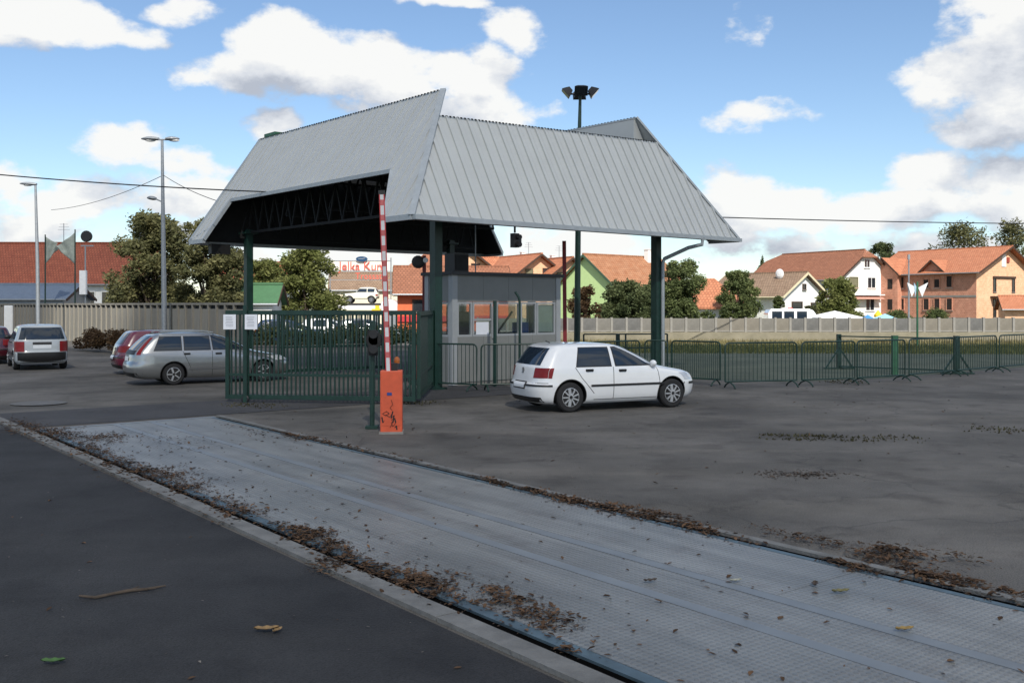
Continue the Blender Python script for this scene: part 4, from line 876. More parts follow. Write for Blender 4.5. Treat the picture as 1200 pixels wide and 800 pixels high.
# big white house with brown roof
rz = R(-60); L_, W_ = 17, 10.6
wh = gable_house('white_house', 'tall white house with a long brown half hipped roof', near_gable(984, 132, rz, L_, W_), rz, L_, W_, 6.0, 9.7, m_white, m_tile_b, over=.7, gable_over=.6, jerkin=1.0,
    windows=[('g', 0, 7.4, 1.0, 1.0, 'white'), ('g', .9, 4.6, 1.5, 1.35, 'white'), ('g', -2.6, 4.6, 1.5, 1.35, 'shut'), ('g', .6, 1.5, 1.6, 1.6, 'white'), ('f', 2, 3.6, 1.2, 1.3, 'dark'), ('f', 5.5, 3.6, 1.2, 1.3, 'dark')])
MB().box((L_/2+.5, -.6, 3.6), (1.0, 6.2, .14)).build('balcony', m_white, wh); MB().beam((L_/2+1, -3.6, 4.5), (L_/2+1, 2.5, 4.5), .06).beam((L_/2+1, -3.6, 4.1), (L_/2+1, 2.5, 4.1), .04).build('balcony_rail', M('pinkish rail', (.5, .3, .25), .6), wh)
MB().prism([(L_/2+.05, -3.6, 3.45), (L_/2+1.2, -3.6, 3.0), (L_/2+1.2, 2.2, 3.0), (L_/2+.05, 2.2, 3.45)], (0, 0, 0), (0, 0, .1)).build('awning', M('pinkish awning', (.55, .28, .22), .7), wh)
# small white house with grey brown roof
rz = R(-50); L_, W_ = 9.5, 7.6
sh_ = gable_house('small_house', 'small white house with faded grey brown roof and white satellite dish', near_gable(917, 100, rz, L_, W_), rz, L_, W_, 3.3, 5.5, m_white, m_tile_g, over=.6, gable_over=.5, trim=M('cream board', (.6, .53, .36), .7),
    windows=[('g', 0, 3.9, .45, .45, 'dark'), ('g', -1.3, 1.0, 1.7, 1.5, 'dark'), ('g', 1.9, 1.2, 1.2, 1.2, 'dark'), ('f', 0, 1.2, 1.4, 1.3, 'dark'), ('f', -3, 1.2, 1.2, 1.3, 'dark')])
MB().lathe([(.02, -.12), (.3, -.1), (.52, .0), (.5, .03), (.28, -.06), (.02, -.08)], 18, 'Y', (2.6, -1.2, 5.5)).tube([(2.6, -1.1, 4.9), (2.6, -1.1, 5.5)], .04).build('satellite_dish', m_whitep, sh_)
# orange hipped bungalow
gable_house('bungalow', 'white bungalow with bright orange hipped roof beside the conifers', (X(831, 94), 94, 0), R(-20), 6.4, 5.4, 1.95, 4.6, m_white, m_tile_o, over=.5, hip=True)
# green house
rz = R(41); L_, W_ = 11, 8.4
def far_left(px, d, rz, L, Wd):
    c, s = math.cos(rz), math.sin(rz); lx, ly = -L/2, 0; return (X(px, d)-(c*lx-s*ly), d-(s*lx+c*ly), 0)
gh = gable_house('green_house', 'pale green gabled house with mottled brown tile roof', far_left(686, 98, rz, L_, W_), rz, L_, W_, 4.0, 7.15, M('pale green render', (.50, .66, .30), .85, var=.06), rows_mat('mottled tile', (.36, .14, .06), (.48, .24, .13), (.3, .36, .05)), over=.4, gable_over=.35, trim=M('dark green board', (.05, .10, .06), .7), chimney=(3.2, -.6, .55, 8.0))
# terrace of brick houses in the middle
for i, (px, d, zr) in enumerate([(618, 112, 8.0), (655, 112, 7.6), (531, 106, 8.3)]):
    rz = R(-62); L_, W_ = 11, 6.2
    tb = gable_house('terrace_house', ['brick terrace house whose gable shows above the middle of the booth roof', 'brick terrace house with gable just left of the red boom arm', 'brick terrace house behind the canopy post and black box'][i], near_gable(px-14, d, rz, L_, W_), rz, L_, W_, zr-2.2, zr, m_brick_l, m_tile_o, over=.5, gable_over=.7, windows=[('g', 1.0, zr-3.0, .9, 1.4, 'dark'), ('g', -1.3, zr-3.0, .8, 1.3, 'shut'), ('f', 3, zr-4.2, 1, 1.2, 'dark')], chimney=(1, .3, .5, zr+.5) if i < 2 else None)
    aer = MB().tube([(3, 0, zr), (3, 0, zr+1.6)], .035, 6)
    for z_, w_ in ((1.55, .7), (1.3, .9), (1.05, 1.1)): aer.beam((3, -w_/2, zr+z_), (3, w_/2, zr+z_), .03)
    aer.build('aerial', m_galv, tb)
gable_house('terrace_house', 'brick terrace house with long orange roof running behind the black box', (X(578, 122), 122, 0), R(4), 11.5, 7, 5.6, 8.0, m_brick_l, m_tile_o, over=.5)
# brown roofed shop
rz = R(6); L_, W_ = 9.5, 7
sp = gable_house('shop', 'orange red shop with wide brown roof behind the boom arm', (X(526, 84), 84+3.5, 0), rz, L_, W_, 3.45, 5.5, M('orange red wall', (.62, .13, .05), .8), m_tile_b, over=.7, windows=[('f', .3, 1.7, 1.5, .9, 'dark'), ('f', -2.8, 1.7, 1.2, .9, 'dark')], cat='shop')
MB().box((0, -W_/2-.1, 1.05), (9.4, .12, .5)).build('fascia_sign', m_red, sp)
gable_house('beige_house', 'low beige house behind the red lettered sign', (X(421, 112), 116, 0), R(8), 7.4, 6, 4.0, 5.9, m_cream, m_tile_g, over=.3)
# long red roofed house at the left
lh = gable_house('long_house', 'long low white house with rust red tiled roof at the far left', (X(30, 104), 108, 0), R(1), 25, 8, 4.9, 8.9, m_white, m_tile_r, over=.6, windows=[('f', x, 2.4, 1.2, 1.2, 'white') for x in (-8.5, -5.5, -2, 6.6, 8.6, 10.8)])
an_ = MB().tube([(2.2, 0, 8.8), (2.2, 0, 11.2)], .04, 6)
for z_, w_ in ((11.1, .9), (10.8, 1.1), (10.5, 1.3)): an_.beam((2.2-w_/2, 0, z_), (2.2+w_/2, 0, z_), .03)
an_.build('aerial', m_galv, lh)
MB().box((3.6, -4.06, 1.9), (1.6, .1, 3.8)).build('door', m_wood, lh)
gable_house('shed', 'long blue grey metal roofed shed behind the left wall', (X(18, 84), 86, 0), R(-2), 9.0, 5, 2.75, 3.9, m_galv, M('blue grey sheet roof', (.17, .21, .27), .4, metal=.3), over=.3, cat='shed')
gable_house('shed', 'small shed with a green roof beyond the gate', (X(292, 60), 62, 0), R(2), 2.4, 3, 2.35, 3.4, m_white, M('green sheet roof', (.05, .13, .06), .6), over=.2, cat='shed')
gable_house('far_house', 'distant house with a red roof between the trees beyond the gate', (X(300, 118), 118, 0), R(0), 8, 6, 4.8, 7.2, m_white, m_tile_r, over=.5)

# ------------------------------------------------------------ trees
m_leaf = [leafmat('olive foliage', (.085, .093, .042), (.20, .19, .085)), leafmat('green foliage', (.085, .115, .045), (.19, .22, .085)), leafmat('yellow green foliage', (.12, .145, .04), (.24, .25, .09)), leafmat('conifer foliage', (.065, .09, .04), (.15, .175, .075)), leafmat('brown foliage', (.06, .035, .018), (.13, .08, .04))]
def leaves_mesh(name, centers, radii, n, size, mat, shell=.55):
    centers, radii = np.array(centers), np.array(radii); wgt = radii.prod(1)**(2/3); idx = rng.choice(len(centers), n, p=wgt/wgt.sum())
    d = rng.normal(size=(n, 3)); d /= np.linalg.norm(d, axis=1)[:, None]; rr = (shell+(1-shell)*rng.random(n)**.7)[:, None]*(1+.12*rng.normal(size=(n, 1)))
    p = centers[idx]+d*radii[idx]*rr; p[:, 2] = np.maximum(p[:, 2], .15)
    a = rng.normal(size=(n, 3)); a[:, 2] *= .6; a /= np.linalg.norm(a, axis=1)[:, None]; b = np.cross(a, rng.normal(size=(n, 3))); b /= np.linalg.norm(b, axis=1)[:, None]
    s = size*(.6+.8*rng.random(n))[:, None]; vs = np.stack([p-a*s, p-b*s*.45+a*s*.1, p+a*s, p+b*s*.45+a*s*.1], 1).reshape(-1, 3)
    return raw_mesh(name, vs, np.arange(4*n).reshape(-1, 4), mat)
def tree(name, label, px, d, top, width, mat, n=5000, size=.2, kind='round', base=.15, cat='tree', dx=0, seed=None):
    """top: photo row of the highest leaves; width: crown width in photo pixels"""
    h = Z(top, d); w = width/FPX*d; loc = (X(px, d), d, 0); t = thing(name, label, cat, loc)
    tr = MB(); r0 = .035*h**.9+.03; lean = random.uniform(-.3, .3); tr.tube([(0, 0, 0), (lean*.3, .1, h*.3), (lean, .1, h*.62), (lean*.8, 0, h*.86)], [r0, r0*.75, r0*.42, r0*.12], 8)
    cs, rs = [], []
    if kind == 'conifer':
        k = 26
        for i in range(k):
            q = (i+.5)/k; z = h*(base+(1-base)*q); rad = w/2*(1-q)**.75*(.8+.4*random.random()); a = random.uniform(0, 2*PI); o = rad*.45
            cs.append((o*math.cos(a), o*math.sin(a), z)); rs.append((rad*.62+.12, rad*.62+.12, h*.07+.12))
    else:
        k = 64 if kind == 'round' else 72
        for i in range(k):
            a = random.uniform(0, 2*PI); q = random.random(); z = h*(base+(1-base)*(.08+.9*q)); env = math.sin(PI*min(1, .30+.64*q))**.7 if kind == 'round' else (math.sin(PI*min(1, .38+.56*q))**.7)
            o = w/2*env*random.random()**.6*.95; cs.append((o*math.cos(a), o*math.sin(a)*.8, min(z, h*.93))); rad = w*random.uniform(.085, .175); rs.append((rad, rad, rad*random.uniform(.65, 1.0)))
        for i in range(9 if kind == 'wispy' else 5):
            a = random.uniform(0, 2*PI); o = w*.33*random.random(); cs.append((o*math.cos(a), o*math.sin(a), h*random.uniform(.88, .97))); rs.append((w*.06, w*.06, h*.05))
    for c in cs[::4]: tr.tube([(lean*.5, .05, h*max(base, .2)*.9), (c[0]*.5, c[1]*.5, (h*max(base, .2)+c[2])*.5), c], [r0*.35, r0*.2, r0*.06], 5)
    tr.build('trunk', m_bark, t, smooth=True)
    o = link('crown', leaves_mesh('crown', cs, rs, int(n*3.4), size*.60, mat, .35 if kind == 'wispy' else .4), t); return t
tree('leafy_tree', 'broad olive green tree behind the wall, left of the tall double lamp', 176, 62, 251, 108, m_leaf[0], 8500, .2, 'wispy')
tree('leafy_tree', 'olive green tree behind the wall under the left eave of the canopy', 245, 60, 257, 88, m_leaf[0], 8000, .2, 'wispy')
tree('leafy_tree', 'rounded yellow green tree seen under the canopy beyond the gate', 360, 66, 288, 84, m_leaf[2], 6000, .19, 'round', .2)
tree('shrub_tree', 'yellowish bushy tree beside the canopy post at left', 308, 74, 305, 60, m_leaf[2], 3500, .2)
tree('conifer', 'bushy dark green conifer in front of the green house', 733, 64, 330, 62, m_leaf[3], 6000, .15, 'round', .05)
tree('conifer', 'tall bushy conifer just right of the canopy post', 797, 62, 304, 70, m_leaf[1], 8500, .15, 'round', .05)
tree('conifer', 'pointed conifer behind the canopy post', 768, 67, 314, 62, m_leaf[3], 6000, .16, 'conifer', .03)
tree('shrub', 'upright reddish brown shrub between the red arm and the tall mast', 684, 60, 335, 42, m_leaf[4], 1800, .16, 'wispy', .05, 'shrub')
tree('leafy_tree', 'bright green tree between the orange hipped bungalow and the small white house', 866, 88, 317, 52, m_leaf[1], 5000, .19, 'round', .05)
tree('conifer', 'small dark conifer above the grey brown roof', 893, 150, 304, 26, m_leaf[3], 1800, .3, 'conifer')
tree('leafy_tree', 'yellow green tree standing before the tall white house', 982, 88, 326, 50, m_leaf[2], 4500, .2, 'round', .1)
tree('shrub', 'green climbing bush at the corner of the small white house', 912, 92, 346, 16, m_leaf[1], 1200, .17, 'round', .05, 'shrub')
tree('shrub', 'olive bush below the small white gable', 950, 86, 359, 30, m_leaf[0], 1400, .17, 'round', .02, 'shrub')
tree('leafy_tree', 'sparse dark tree between the white house and the brick house', 1032, 165, 283, 40, m_leaf[3], 2200, .36, 'wispy', .3)
tree('leafy_tree', 'tall loose tree rising behind the brick house roof', 1128, 165, 262, 84, m_leaf[0], 1500, .42, 'wispy', .3)
tree('leafy_tree', 'tall loose tree behind the far right end of the brick roof', 1188, 168, 256, 56, m_leaf[0], 1200, .42, 'wispy', .3)
tree('leafy_tree', 'low tree showing above the left part of the brick roof', 1066, 170, 297, 40, m_leaf[3], 1800, .4, 'wispy', .4)
tree('shrub', 'low green bush at the foot of the brick wall, left', 1052, 104, 366, 34, m_leaf[1], 1500, .17, 'round', .02, 'shrub')
tree('shrub', 'low green bush before the brick wall windows', 1098, 104, 364, 34, m_leaf[1], 1500, .17, 'round', .02, 'shrub')
tree('conifer', 'dark green tree at the right side of the brick gable', 1216, 140, 318, 26, m_leaf[3], 1800, .25, 'round', .05)
tree('leafy_tree', 'green tree beyond the right edge of the brick house', 1240, 150, 270, 90, m_leaf[1], 3000, .36)
tree('leafy_tree', 'distant tree behind the left red roof', 120, 135, 292, 60, m_leaf[0], 2400, .35)
hd_ = thing('dry_hedge', 'low dry brown hedge between the boxy white car and the red car', 'hedge', (X(127, 47), 46.5, 0), R(-48))
link('foliage', leaves_mesh('foliage', [(x, random.uniform(-.3, .3), random.uniform(.3, .8)) for x in np.linspace(-2.2, 3.2, 14)], [(.45, .4, .36)]*14, 5200, .07, m_leaf[4]), hd_); MB().tube([(-3.4, 0, .15), (-1, .1, .4), (1, -.1, .35), (3.4, 0, .2)], .04, 6).build('stem', m_bark, hd_)
hd_ = thing('hedge', 'dark green hedge beyond the gate along the drive', 'hedge', (X(395, 52), 52, 0), R(4))
link('foliage', leaves_mesh('foliage', [(x, random.uniform(-.3, .3), random.uniform(.3, .95)) for x in np.linspace(-4.2, 4.6, 20)], [(.55, .5, .5)]*20, 9000, .08, m_leaf[3]), hd_); MB().tube([(-4.3, 0, .2), (0, .1, .5), (4.6, 0, .3)], .04, 6).build('stem', m_bark, hd_)

# ------------------------------------------------------------ lamps, masts, flags
def lamp_head(mb, c, d, l):
    c, d = Vector(c), Vector(d).normalized(); side_ = Vector((-d.y, d.x, 0)); ring = 10; vs = []; n = 9
    for i in range(n+1):
        q = i/n; w = .17*math.sin(PI*min(.97, .12+.83*q))**.6; hgt = .11*math.sin(PI*min(.97, .12+.83*q))**.6
        for k in range(ring):
            a = 2*PI*k/ring; vs.append(c+d*(l*q)+side_*(w*math.cos(a))+Vector((0, 0, hgt*math.sin(a)*(1 if math.sin(a) > 0 else .75))))
    mb.add(vs, [(i*ring+k, i*ring+(k+1) % ring, (i+1)*ring+(k+1) % ring, (i+1)*ring+k) for i in range(n) for k in range(ring)]+[tuple(range(ring-1, -1, -1)), tuple(n*ring+k for k in range(ring))]); return mb
d = 45; s1 = thing('street_lamp', 'tall double headed grey street lamp behind the silver estate', 'street lamp', (X(193, d), d, 0)); hz = Z(165, d); tx = X(190, d)-X(193, d)
MB().tube([(0, 0, 0), (tx*.45, 0, hz*.45), (tx, 0, hz)], [.13, .105, .06], 12).build('pole', m_galv, s1, smooth=True)
MB().tube([(tx-.25, 0, hz+.05), (tx+.25, 0, hz+.05)], .04, 8).build('crossbar', m_galv, s1)
for sg in (-1, 1):
    hd2 = lamp_head(MB(), (tx+sg*.15, 0, hz+.08), (sg, .15, .03), .85 if sg < 0 else .62).build('lamp_head', m_galv, s1, smooth=True); MB().blob((tx+sg*.55, .05, hz+.01), (.24, .11, .05)).build('lens', m_winframe, hd2, smooth=True)
MB().tube([(tx*.7, 0, Z(237, d)), (tx*.7-.35, 0, Z(233, d))], .03, 6).build('side_arm', m_galv, s1); lamp_head(MB(), (tx*.7-.3, 0, Z(233, d)), (-1, 0, .1), .42).build('side_lamp', m_galv, s1, smooth=True)
d = 56; s2 = thing('street_lamp', 'single headed grey street lamp at the far left', 'street lamp', (X(45, d), d, 0)); hz = Z(216, d)
MB().tube([(0, 0, 0), (-.05, 0, hz*.5), (-.17, 0, hz)], [.12, .10, .06], 12).build('pole', m_galv, s2, smooth=True); h3 = lamp_head(MB(), (-.1, 0, hz), (-1, 0, .04), .95).build('lamp_head', m_galv, s2, smooth=True); MB().blob((-.6, 0, hz-.06), (.24, .11, .05)).build('lens', m_winframe, h3, smooth=True)
d = 40; ms = thing('floodlight_mast', 'tall mast with a cluster of black floodlights rising behind the canopy', 'mast', (X(676, d), d, 0)); hz = Z(108, d); tx = X(680, d)-X(676, d)
MB().tube([(0, 0, 0), (tx*.35, 0, Z(270, d)), (tx*.55, 0, Z(190, d))], [.13, .115, .10], 12).tube([(tx*.55, 0, Z(190, d)), (tx*.8, 0, Z(140, d)-.2), (tx, 0, hz)], [.085, .075, .055], 12).build('pole', m_green, ms, smooth=True)
MB().tube([(tx-.45, 0, hz-.08), (tx+.45, 0, hz-.08)], .04, 8).tube([(tx, -.4, hz-.08), (tx, .4, hz-.08)], .04, 8).build('crossbar', m_black, ms)
for (x, y, a) in ((-.5, 0, PI), (.5, 0, 0), (0, -.42, -PI/2), (0, .42, PI/2)):
    o = Vector((tx+x, y, hz+.02)); dr = Vector((math.cos(a), math.sin(a), 0)); fl = MB(); sd = Vector((-dr.y, dr.x, 0)); f_ = dr*.75+Vector((0, 0, -.66)); up = dr*.66+Vector((0, 0, .75)); vs = []
    for (k, w, h) in ((-.16, .12, .1), (.0, .2, .17), (.14, .27, .22)): vs += [o+f_*k+sd*(sx*w)+up*(sy*h) for sx, sy in ((-1, -1), (1, -1), (1, 1), (-1, 1))]
    fl.add(vs, [(j*4+k, j*4+(k+1) % 4, (j+1)*4+(k+1) % 4, (j+1)*4+k) for j in range(2) for k in range(4)]+[(3, 2, 1, 0), (8, 9, 10, 11)]); fo = fl.build('floodlight', m_black, ms)
    MB().add([o+f_*.146+sd*(sx*.24)+up*(sy*.19) for sx, sy in ((-1, -1), (1, -1), (1, 1), (-1, 1))], [(0, 1, 2, 3)]).build('lens', m_winglass, fo)
m_flag = M('faded pale flag cloth', (.30, .33, .29), .9, var=.25, scale=2.2)
def flag(px0, d, top, pts, label, right):
    t = thing('flagpole', label, 'flagpole', (X(px0, d), d, 0)); MB().tube([(0, 0, 0), (0, 0, Z(top, d)+.15)], [.07, .05], 8).build('pole', m_green, t)
    n, m = 14, 10; vs = []
    for i in range(n+1):
        q = i/n; px = px0+(pts[0]-px0)*q; zt = Z(top+(pts[1]-top)*q**.8, d); zb = Z(pts[2]+(pts[3]-pts[2])*q, d)
        for j in range(m+1): vs.append((X(px, d)-X(px0, d), .18*math.sin(q*9+j*.5)*q+.05, zt+(zb-zt)*j/m))
    t_ = MB().add(vs, [(i*(m+1)+j, (i+1)*(m+1)+j, (i+1)*(m+1)+j+1, i*(m+1)+j+1) for i in range(n) for j in range(m)]).build('flag', m_flag, t, smooth=True)
    md = t_.modifiers.new('cloth', 'SOLIDIFY'); md.thickness = .012
flag(53, 80, 277, (67, 285, 309, 292), 'dark flagpole with a limp faded pale flag, left of a pair', True)
flag(88, 79, 271, (66, 288, 310, 290), 'dark flagpole with a spread faded pale flag, right of a pair', False)
d = 78; fl = thing('floodlight_pole', 'pale pole with round black floodlight and white box beside the flags', 'floodlight', (X(100, d), d, 0))
MB().tube([(0, 0, 0), (0, 0, Z(288, d))], .06, 8).build('pole', m_galv, fl); MB().lathe([(.12, .3), (.42, .1), (.46, -.1), (.40, -.16)], 16, 'Y', (.12, 0, Z(277, d))).build('lamp', m_black, fl); MB().box((.15, 0, Z(288, d)), (1.0, .1, .1)).build('bracket', m_galv, fl); MB().box((-.1, -.15, (Z(317, d)+Z(345, d))/2), (.5, .3, Z(317, d)-Z(345, d))).build('white_box', m_whitep, fl)
d = 72.5; ub = thing('utility_cabinet', 'narrow pale cabinet standing against the left wall above the dark red car', 'cabinet', (X(11, d), d, 0)); MB().box((0, 0, 1.1), (.62, .3, 2.2)).build('cabinet', m_whitep, ub); MB().box((0, -.16, 1.1), (.5, .02, 2.0)).build('door', m_winframe, ub)
# flagpole with white pennants on the right, and a thin lamp pole
d = 52; fp = thing('flagpole', 'green pole with drooping white and blue pennants before the brick house', 'flagpole', (X(1075, d), d, 0)); MB().tube([(0, 0, 0), (0, 0, Z(330, d))], .055, 8).build('pole', m_green2, fp)
for sx, mt in ((-1, m_whitep), (1, m_whitep), (-.35, M('pale blue cloth', (.35, .5, .62), .8))):
    vs = [(sx*.05, 0, Z(337, d)), (sx*.55, -.05, Z(331, d)), (sx*.5, .05, Z(336, d)), (sx*.28, .04, Z(348, d))]; p_ = MB().prism(vs, (0, 0, 0), (0, .03, 0)).build('pennant', mt, fp)
d = 60; lp = thing('lamp_pole', 'thin pale grey pole in front of the brick house', 'pole', (X(1065, d), d, 0)); MB().tube([(0, 0, 0), (0, 0, Z(300, d))], [.07, .04], 8).build('pole', m_galv, lp); MB().box((0, 0, Z(301, d)), (.12, .12, .3)).build('cap', m_galv, lp)

# ------------------------------------------------------------ market stall things behind the right wall
d = 70; vn = thing('van', 'white van with side windows showing above the right wall', 'van', (X(934, d), d+1, 0), R(-4))
vs_ = [(-1.9, 0, .35), (1.6, 0, .35), (2.35, 0, .5), (2.4, 0, .95), (1.75, 0, 1.15), (1.25, 0, 1.85), (1.0, 0, 1.95), (-1.75, 0, 1.95), (-1.95, 0, 1.6)]
vb = MB().prism([(x, -.85, z) for x, _, z in vs_], (0, 0, 0), (0, 1.7, 0)).build('body', m_wpaint, vn); bv = vb.modifiers.new('bevel', 'BEVEL'); bv.width = .07; bv.segments = 2
for x, w in ((-1.3, .7), (-.45, .7), (.45, .7)): MB().box((x, -.86, 1.5), (w, .02, .55)).build('window', m_glass, vn)
for x in (-1.2, 1.4):
    for y in (-.78, .78): MB().lathe([(.18, -.09), (.31, -.09), (.33, 0), (.31, .09), (.18, .09)], 20, 'Y', (x, y, .33)).build('wheel', m_rubber, vn, smooth=True)
MB().box((-.2, 0, 1.98), (.3, .2, .1)).build('roof_sign', m_red, vn)
def parasol(px, d, top, wpx, col, label):
    t = thing('parasol', label, 'parasol', (X(px, d), d, 0)); h = Z(top, d); w = wpx/FPX*d/2; MB().tube([(0, 0, 0), (0, 0, h)], .03, 8).build('pole', m_galv, t); n = 8
    vs = [(0, 0, h)]+[(w*math.cos(2*PI*k/n), w*math.sin(2*PI*k/n), h-.38) for k in range(n)]+[(w*math.cos(2*PI*k/n), w*math.sin(2*PI*k/n), h-.55) for k in range(n)]
    o = MB().add(vs, [(0, 1+k, 1+(k+1) % n) for k in range(n)]+[(1+k, 9+k, 9+(k+1) % n, 1+(k+1) % n) for k in range(n)]).build('canopy', M(col[0], col[1], .8, var=.05), t); md = o.modifiers.new('cloth', 'SOLIDIFY'); md.thickness = .02
parasol(1017, 68, 368.5, 22, ('deep blue cloth', (.05, .22, .50)), 'blue parasol left of the pale blue one behind the right wall')
parasol(1037, 67, 367.5, 34, ('light blue cloth', (.28, .55, .72)), 'pale blue parasol behind the right wall below the brick house')
parasol(1029, 74, 363, 10, ('yellow cloth', (.75, .50, .03)), 'small yellow parasol peeking over the blue ones')
tt = thing('market_tent', 'white market tent behind the right wall in front of the white house', 'tent', (X(978, 70), 70, 0)); w = 1.6
MB().add([(0, 0, Z(364, 70)), (-w, -w, 1.35), (w, -w, 1.35), (w, w, 1.35), (-w, w, 1.35), (-w, -w, 1.2), (w, -w, 1.2), (w, w, 1.2), (-w, w, 1.2)], [(0, 1, 2), (0, 2, 3), (0, 3, 4), (0, 4, 1)]+[(1+k, 5+k, 5+(k+1) % 4, 1+(k+1) % 4) for k in range(4)]).build('canopy', m_white, tt)
for x in (-w, w):
    for y in (-w, w): MB().beam((x*.97, y*.97, 0), (x*.97, y*.97, 1.25), .05).build('leg', m_galv, tt)

# ------------------------------------------------------------ car display with sign, beyond the gate
d = 100
ds = thing('display_platform', 'white edged raised platform carrying a cream off-road car', 'platform', (X(428, d), d, 0))
MB().box((0, 0, 2.0), (5.6, 3.6, .35)).build('deck', m_whitep, ds); MB().box((0, 0, 2.25), (4.2, 2.6, .3)).build('turntable', m_black, ds)
for x in (-2.4, 2.4):
    for y in (-1.4, 1.4): MB().box((x, y, .92), (.2, .2, 1.83)).build('leg', m_galv, ds)
m_creamp = M('cream car paint', (.74, .72, .60), .3, coat=.6, var=.03)
lv = [(.42, 1.5, -1.6, .66), (.5, 1.74, -1.76, .76), (.7, 1.78, -1.8, .785), (.95, 1.74, -1.79, .785), (1.0, 1.25, -1.78, .775), (1.05, .72, -1.76, .76), (1.15, .55, -1.72, .72), (1.4, .3, -1.6, .65), (1.55, .1, -1.45, .60), (1.61, -.2, -1.2, .5), (1.63, -.5, -.9, .2)]
ns = Shape(lv, 8, 10, 3.5)
nv = thing('offroad_car', 'cream boxy off-road car displayed on the raised platform', 'car', (X(424, d), d-.3, 2.40), R(180))
car(nv, ns, m_creamp, (-1.1, 1.1), .35, 1.42, dict(spokes=8, side=[(-1.45, -.72, 1.1, 1.48), (-.66, lambda z: min(.5, ns.at(z)[0]-.15), 1.1, 1.48)], mirror=(.5, 1.1), tail=(.55, .74, .72, .9), head=(.45, .7, .72, .9), rear_win=(1.12, 1.46, lambda z: .55), front_win=(1.1, 1.5, lambda z: .58), ends=[(True, -.76, .76, .52, .64, m_black, 'bumper', .02), (False, -.76, .76, .52, .64, m_black, 'bumper', .02)]))
tb_ = thing('toolbox', 'yellow block beside the displayed cream car', 'box', (X(441, d-2.2), d-2.2, 0)); MB().box((0, 0, 1.6), (.85, .6, .5)).box((.1, 0, 2.02), (.4, .3, .34)).build('block', M('yellow paint', (.75, .48, .02), .5), tb_); MB().box((0, 0, .68), (.3, .3, 1.34)).build('stand', m_galv, tb_)
tl_ = thing('display_car', 'white car nose down on a display ramp right of the boom arm', 'car', (X(463, d-3), d-3, 1.15), R(-8)); 
vs_ = [(-1.3, 0, 1.2), (-.9, 0, 1.75), (.0, 0, 1.55), (.75, 0, .95), (1.2, 0, .45), (1.15, 0, .05), (-1.2, 0, .1)]
bb = MB().prism([(x, -.75, z) for x, _, z in vs_], (0, 0, 0), (0, 1.5, 0)).build('body', m_wpaint, tl_); bv = bb.modifiers.new('bevel', 'BEVEL'); bv.width = .16; bv.segments = 3
MB().box((.55, -.77, .32), (.75, .03, .3), 0, 0, ('Y', .2)).build('grille', m_black, tl_); MB().box((-.75, -.765, 1.2), (.45, .02, .4), 0, 0, ('Y', .6)).build('side_window', m_glass, tl_)
for x in (-.75, .8): MB().lathe([(.16, -.09), (.28, -.09), (.3, 0), (.28, .09), (.16, .09)], 18, 'Y', (x, -.68, .08)).build('wheel', m_rubber, tl_, smooth=True)
rp_ = thing('display_ramp', 'dark ramp under the nose down white display car', 'ramp', (X(463, d-3), d-3, 0)); MB().box((0, 0, .6), (2.2, 1.4, 1.15)).box((0, -.72, .6), (2.0, .05, .9)).build('ramp_body', m_galv, rp_)
def text_mesh(s, size):
    cu = bpy.data.curves.new('lettering', 'FONT'); cu.body = s; cu.size = size; cu.extrude = .03; cu.align_x = 'CENTER'; o = bpy.data.objects.new('lettering', cu); C.objects.link(o)
    dg = bpy.context.evaluated_depsgraph_get(); dg.update(); me = bpy.data.meshes.new_from_object(o.evaluated_get(dg)); bpy.data.objects.remove(o); return me
sg_ = thing('roof_sign', 'red lettered advertising sign with blue oval on a frame above the cream car', 'sign', (X(424, 101.5), 101.5, 0))
m_redl = M('red letters', (.62, .10, .07), .5)
for s, size, row, off in (('Jelka Kuni', 1.25, 316.5, 0), ('Trossat', .95, 327, .7)):
    me = text_mesh(s, size); me.materials.clear(); me.materials.append(m_redl); o = link('lettering', me, sg_, (off, 0, Z(row, 101.5))); o.rotation_euler = (PI/2, 0, 0); o.scale = (.95, 1, 1)
for x in (-3.3, 3.0): MB().tube([(x, .1, 0), (x, .1, Z(302, 101.5))], .06, 8).build('post', m_galv, sg_)
for row in (305.5, 317.3, 328): MB().beam((-3.3, .1, Z(row, 101.5)), (3.0, .1, Z(row, 101.5)), .06).build('rail', m_galv, sg_)
MB().box((-.15, .16, Z(311.5, 101.5)), (6.1, .04, .98)).build('panel', M('pale sign panel', (.78, .74, .66), .6, var=.05), sg_)
ov = MB().add([(.60*math.cos(2*PI*k/24), yy, .27*math.sin(2*PI*k/24)) for yy in (-.06, .06) for k in range(24)], [tuple(range(24)), tuple(range(47, 23, -1))]+[(k, (k+1) % 24, 24+(k+1) % 24, 24+k) for k in range(24)]).build('oval_emblem', M('dark blue enamel', (.01, .05, .12), .4), sg_, (0, -.05, Z(303.5, 101.5)))
MB().beam((-.35, -.075, 0), (.35, -.075, .06), .07, .02).build('white_stroke', m_whitep, ov)
# parked cars far beyond the gate
for i, (px, d, m_, lab) in enumerate([(352, 58, M('dark blue car paint', (.02, .04, .09), .25, coat=1), 'dark blue car parked far beyond the gate'), (398, 62, m_wpaint, 'white car parked far beyond the gate'), (440, 60, m_silver, 'silver car parked far beyond the gate behind the signal head')]):
    t = thing('parked_car', lab, 'car', (X(px, d), d-2.5, 0), R(8)); 
    me_ = hs; car(t, hs, m_, (-1.28, 1.23), .315, 1.52, dict(side=hatch_spec['side'], mirror=(.74, .93), mirmat=m_, tail=hatch_spec['tail'], head=hatch_spec['head'], rear_win=hatch_spec['rear_win'], front_win=hatch_spec['front_win'], spokes=7))

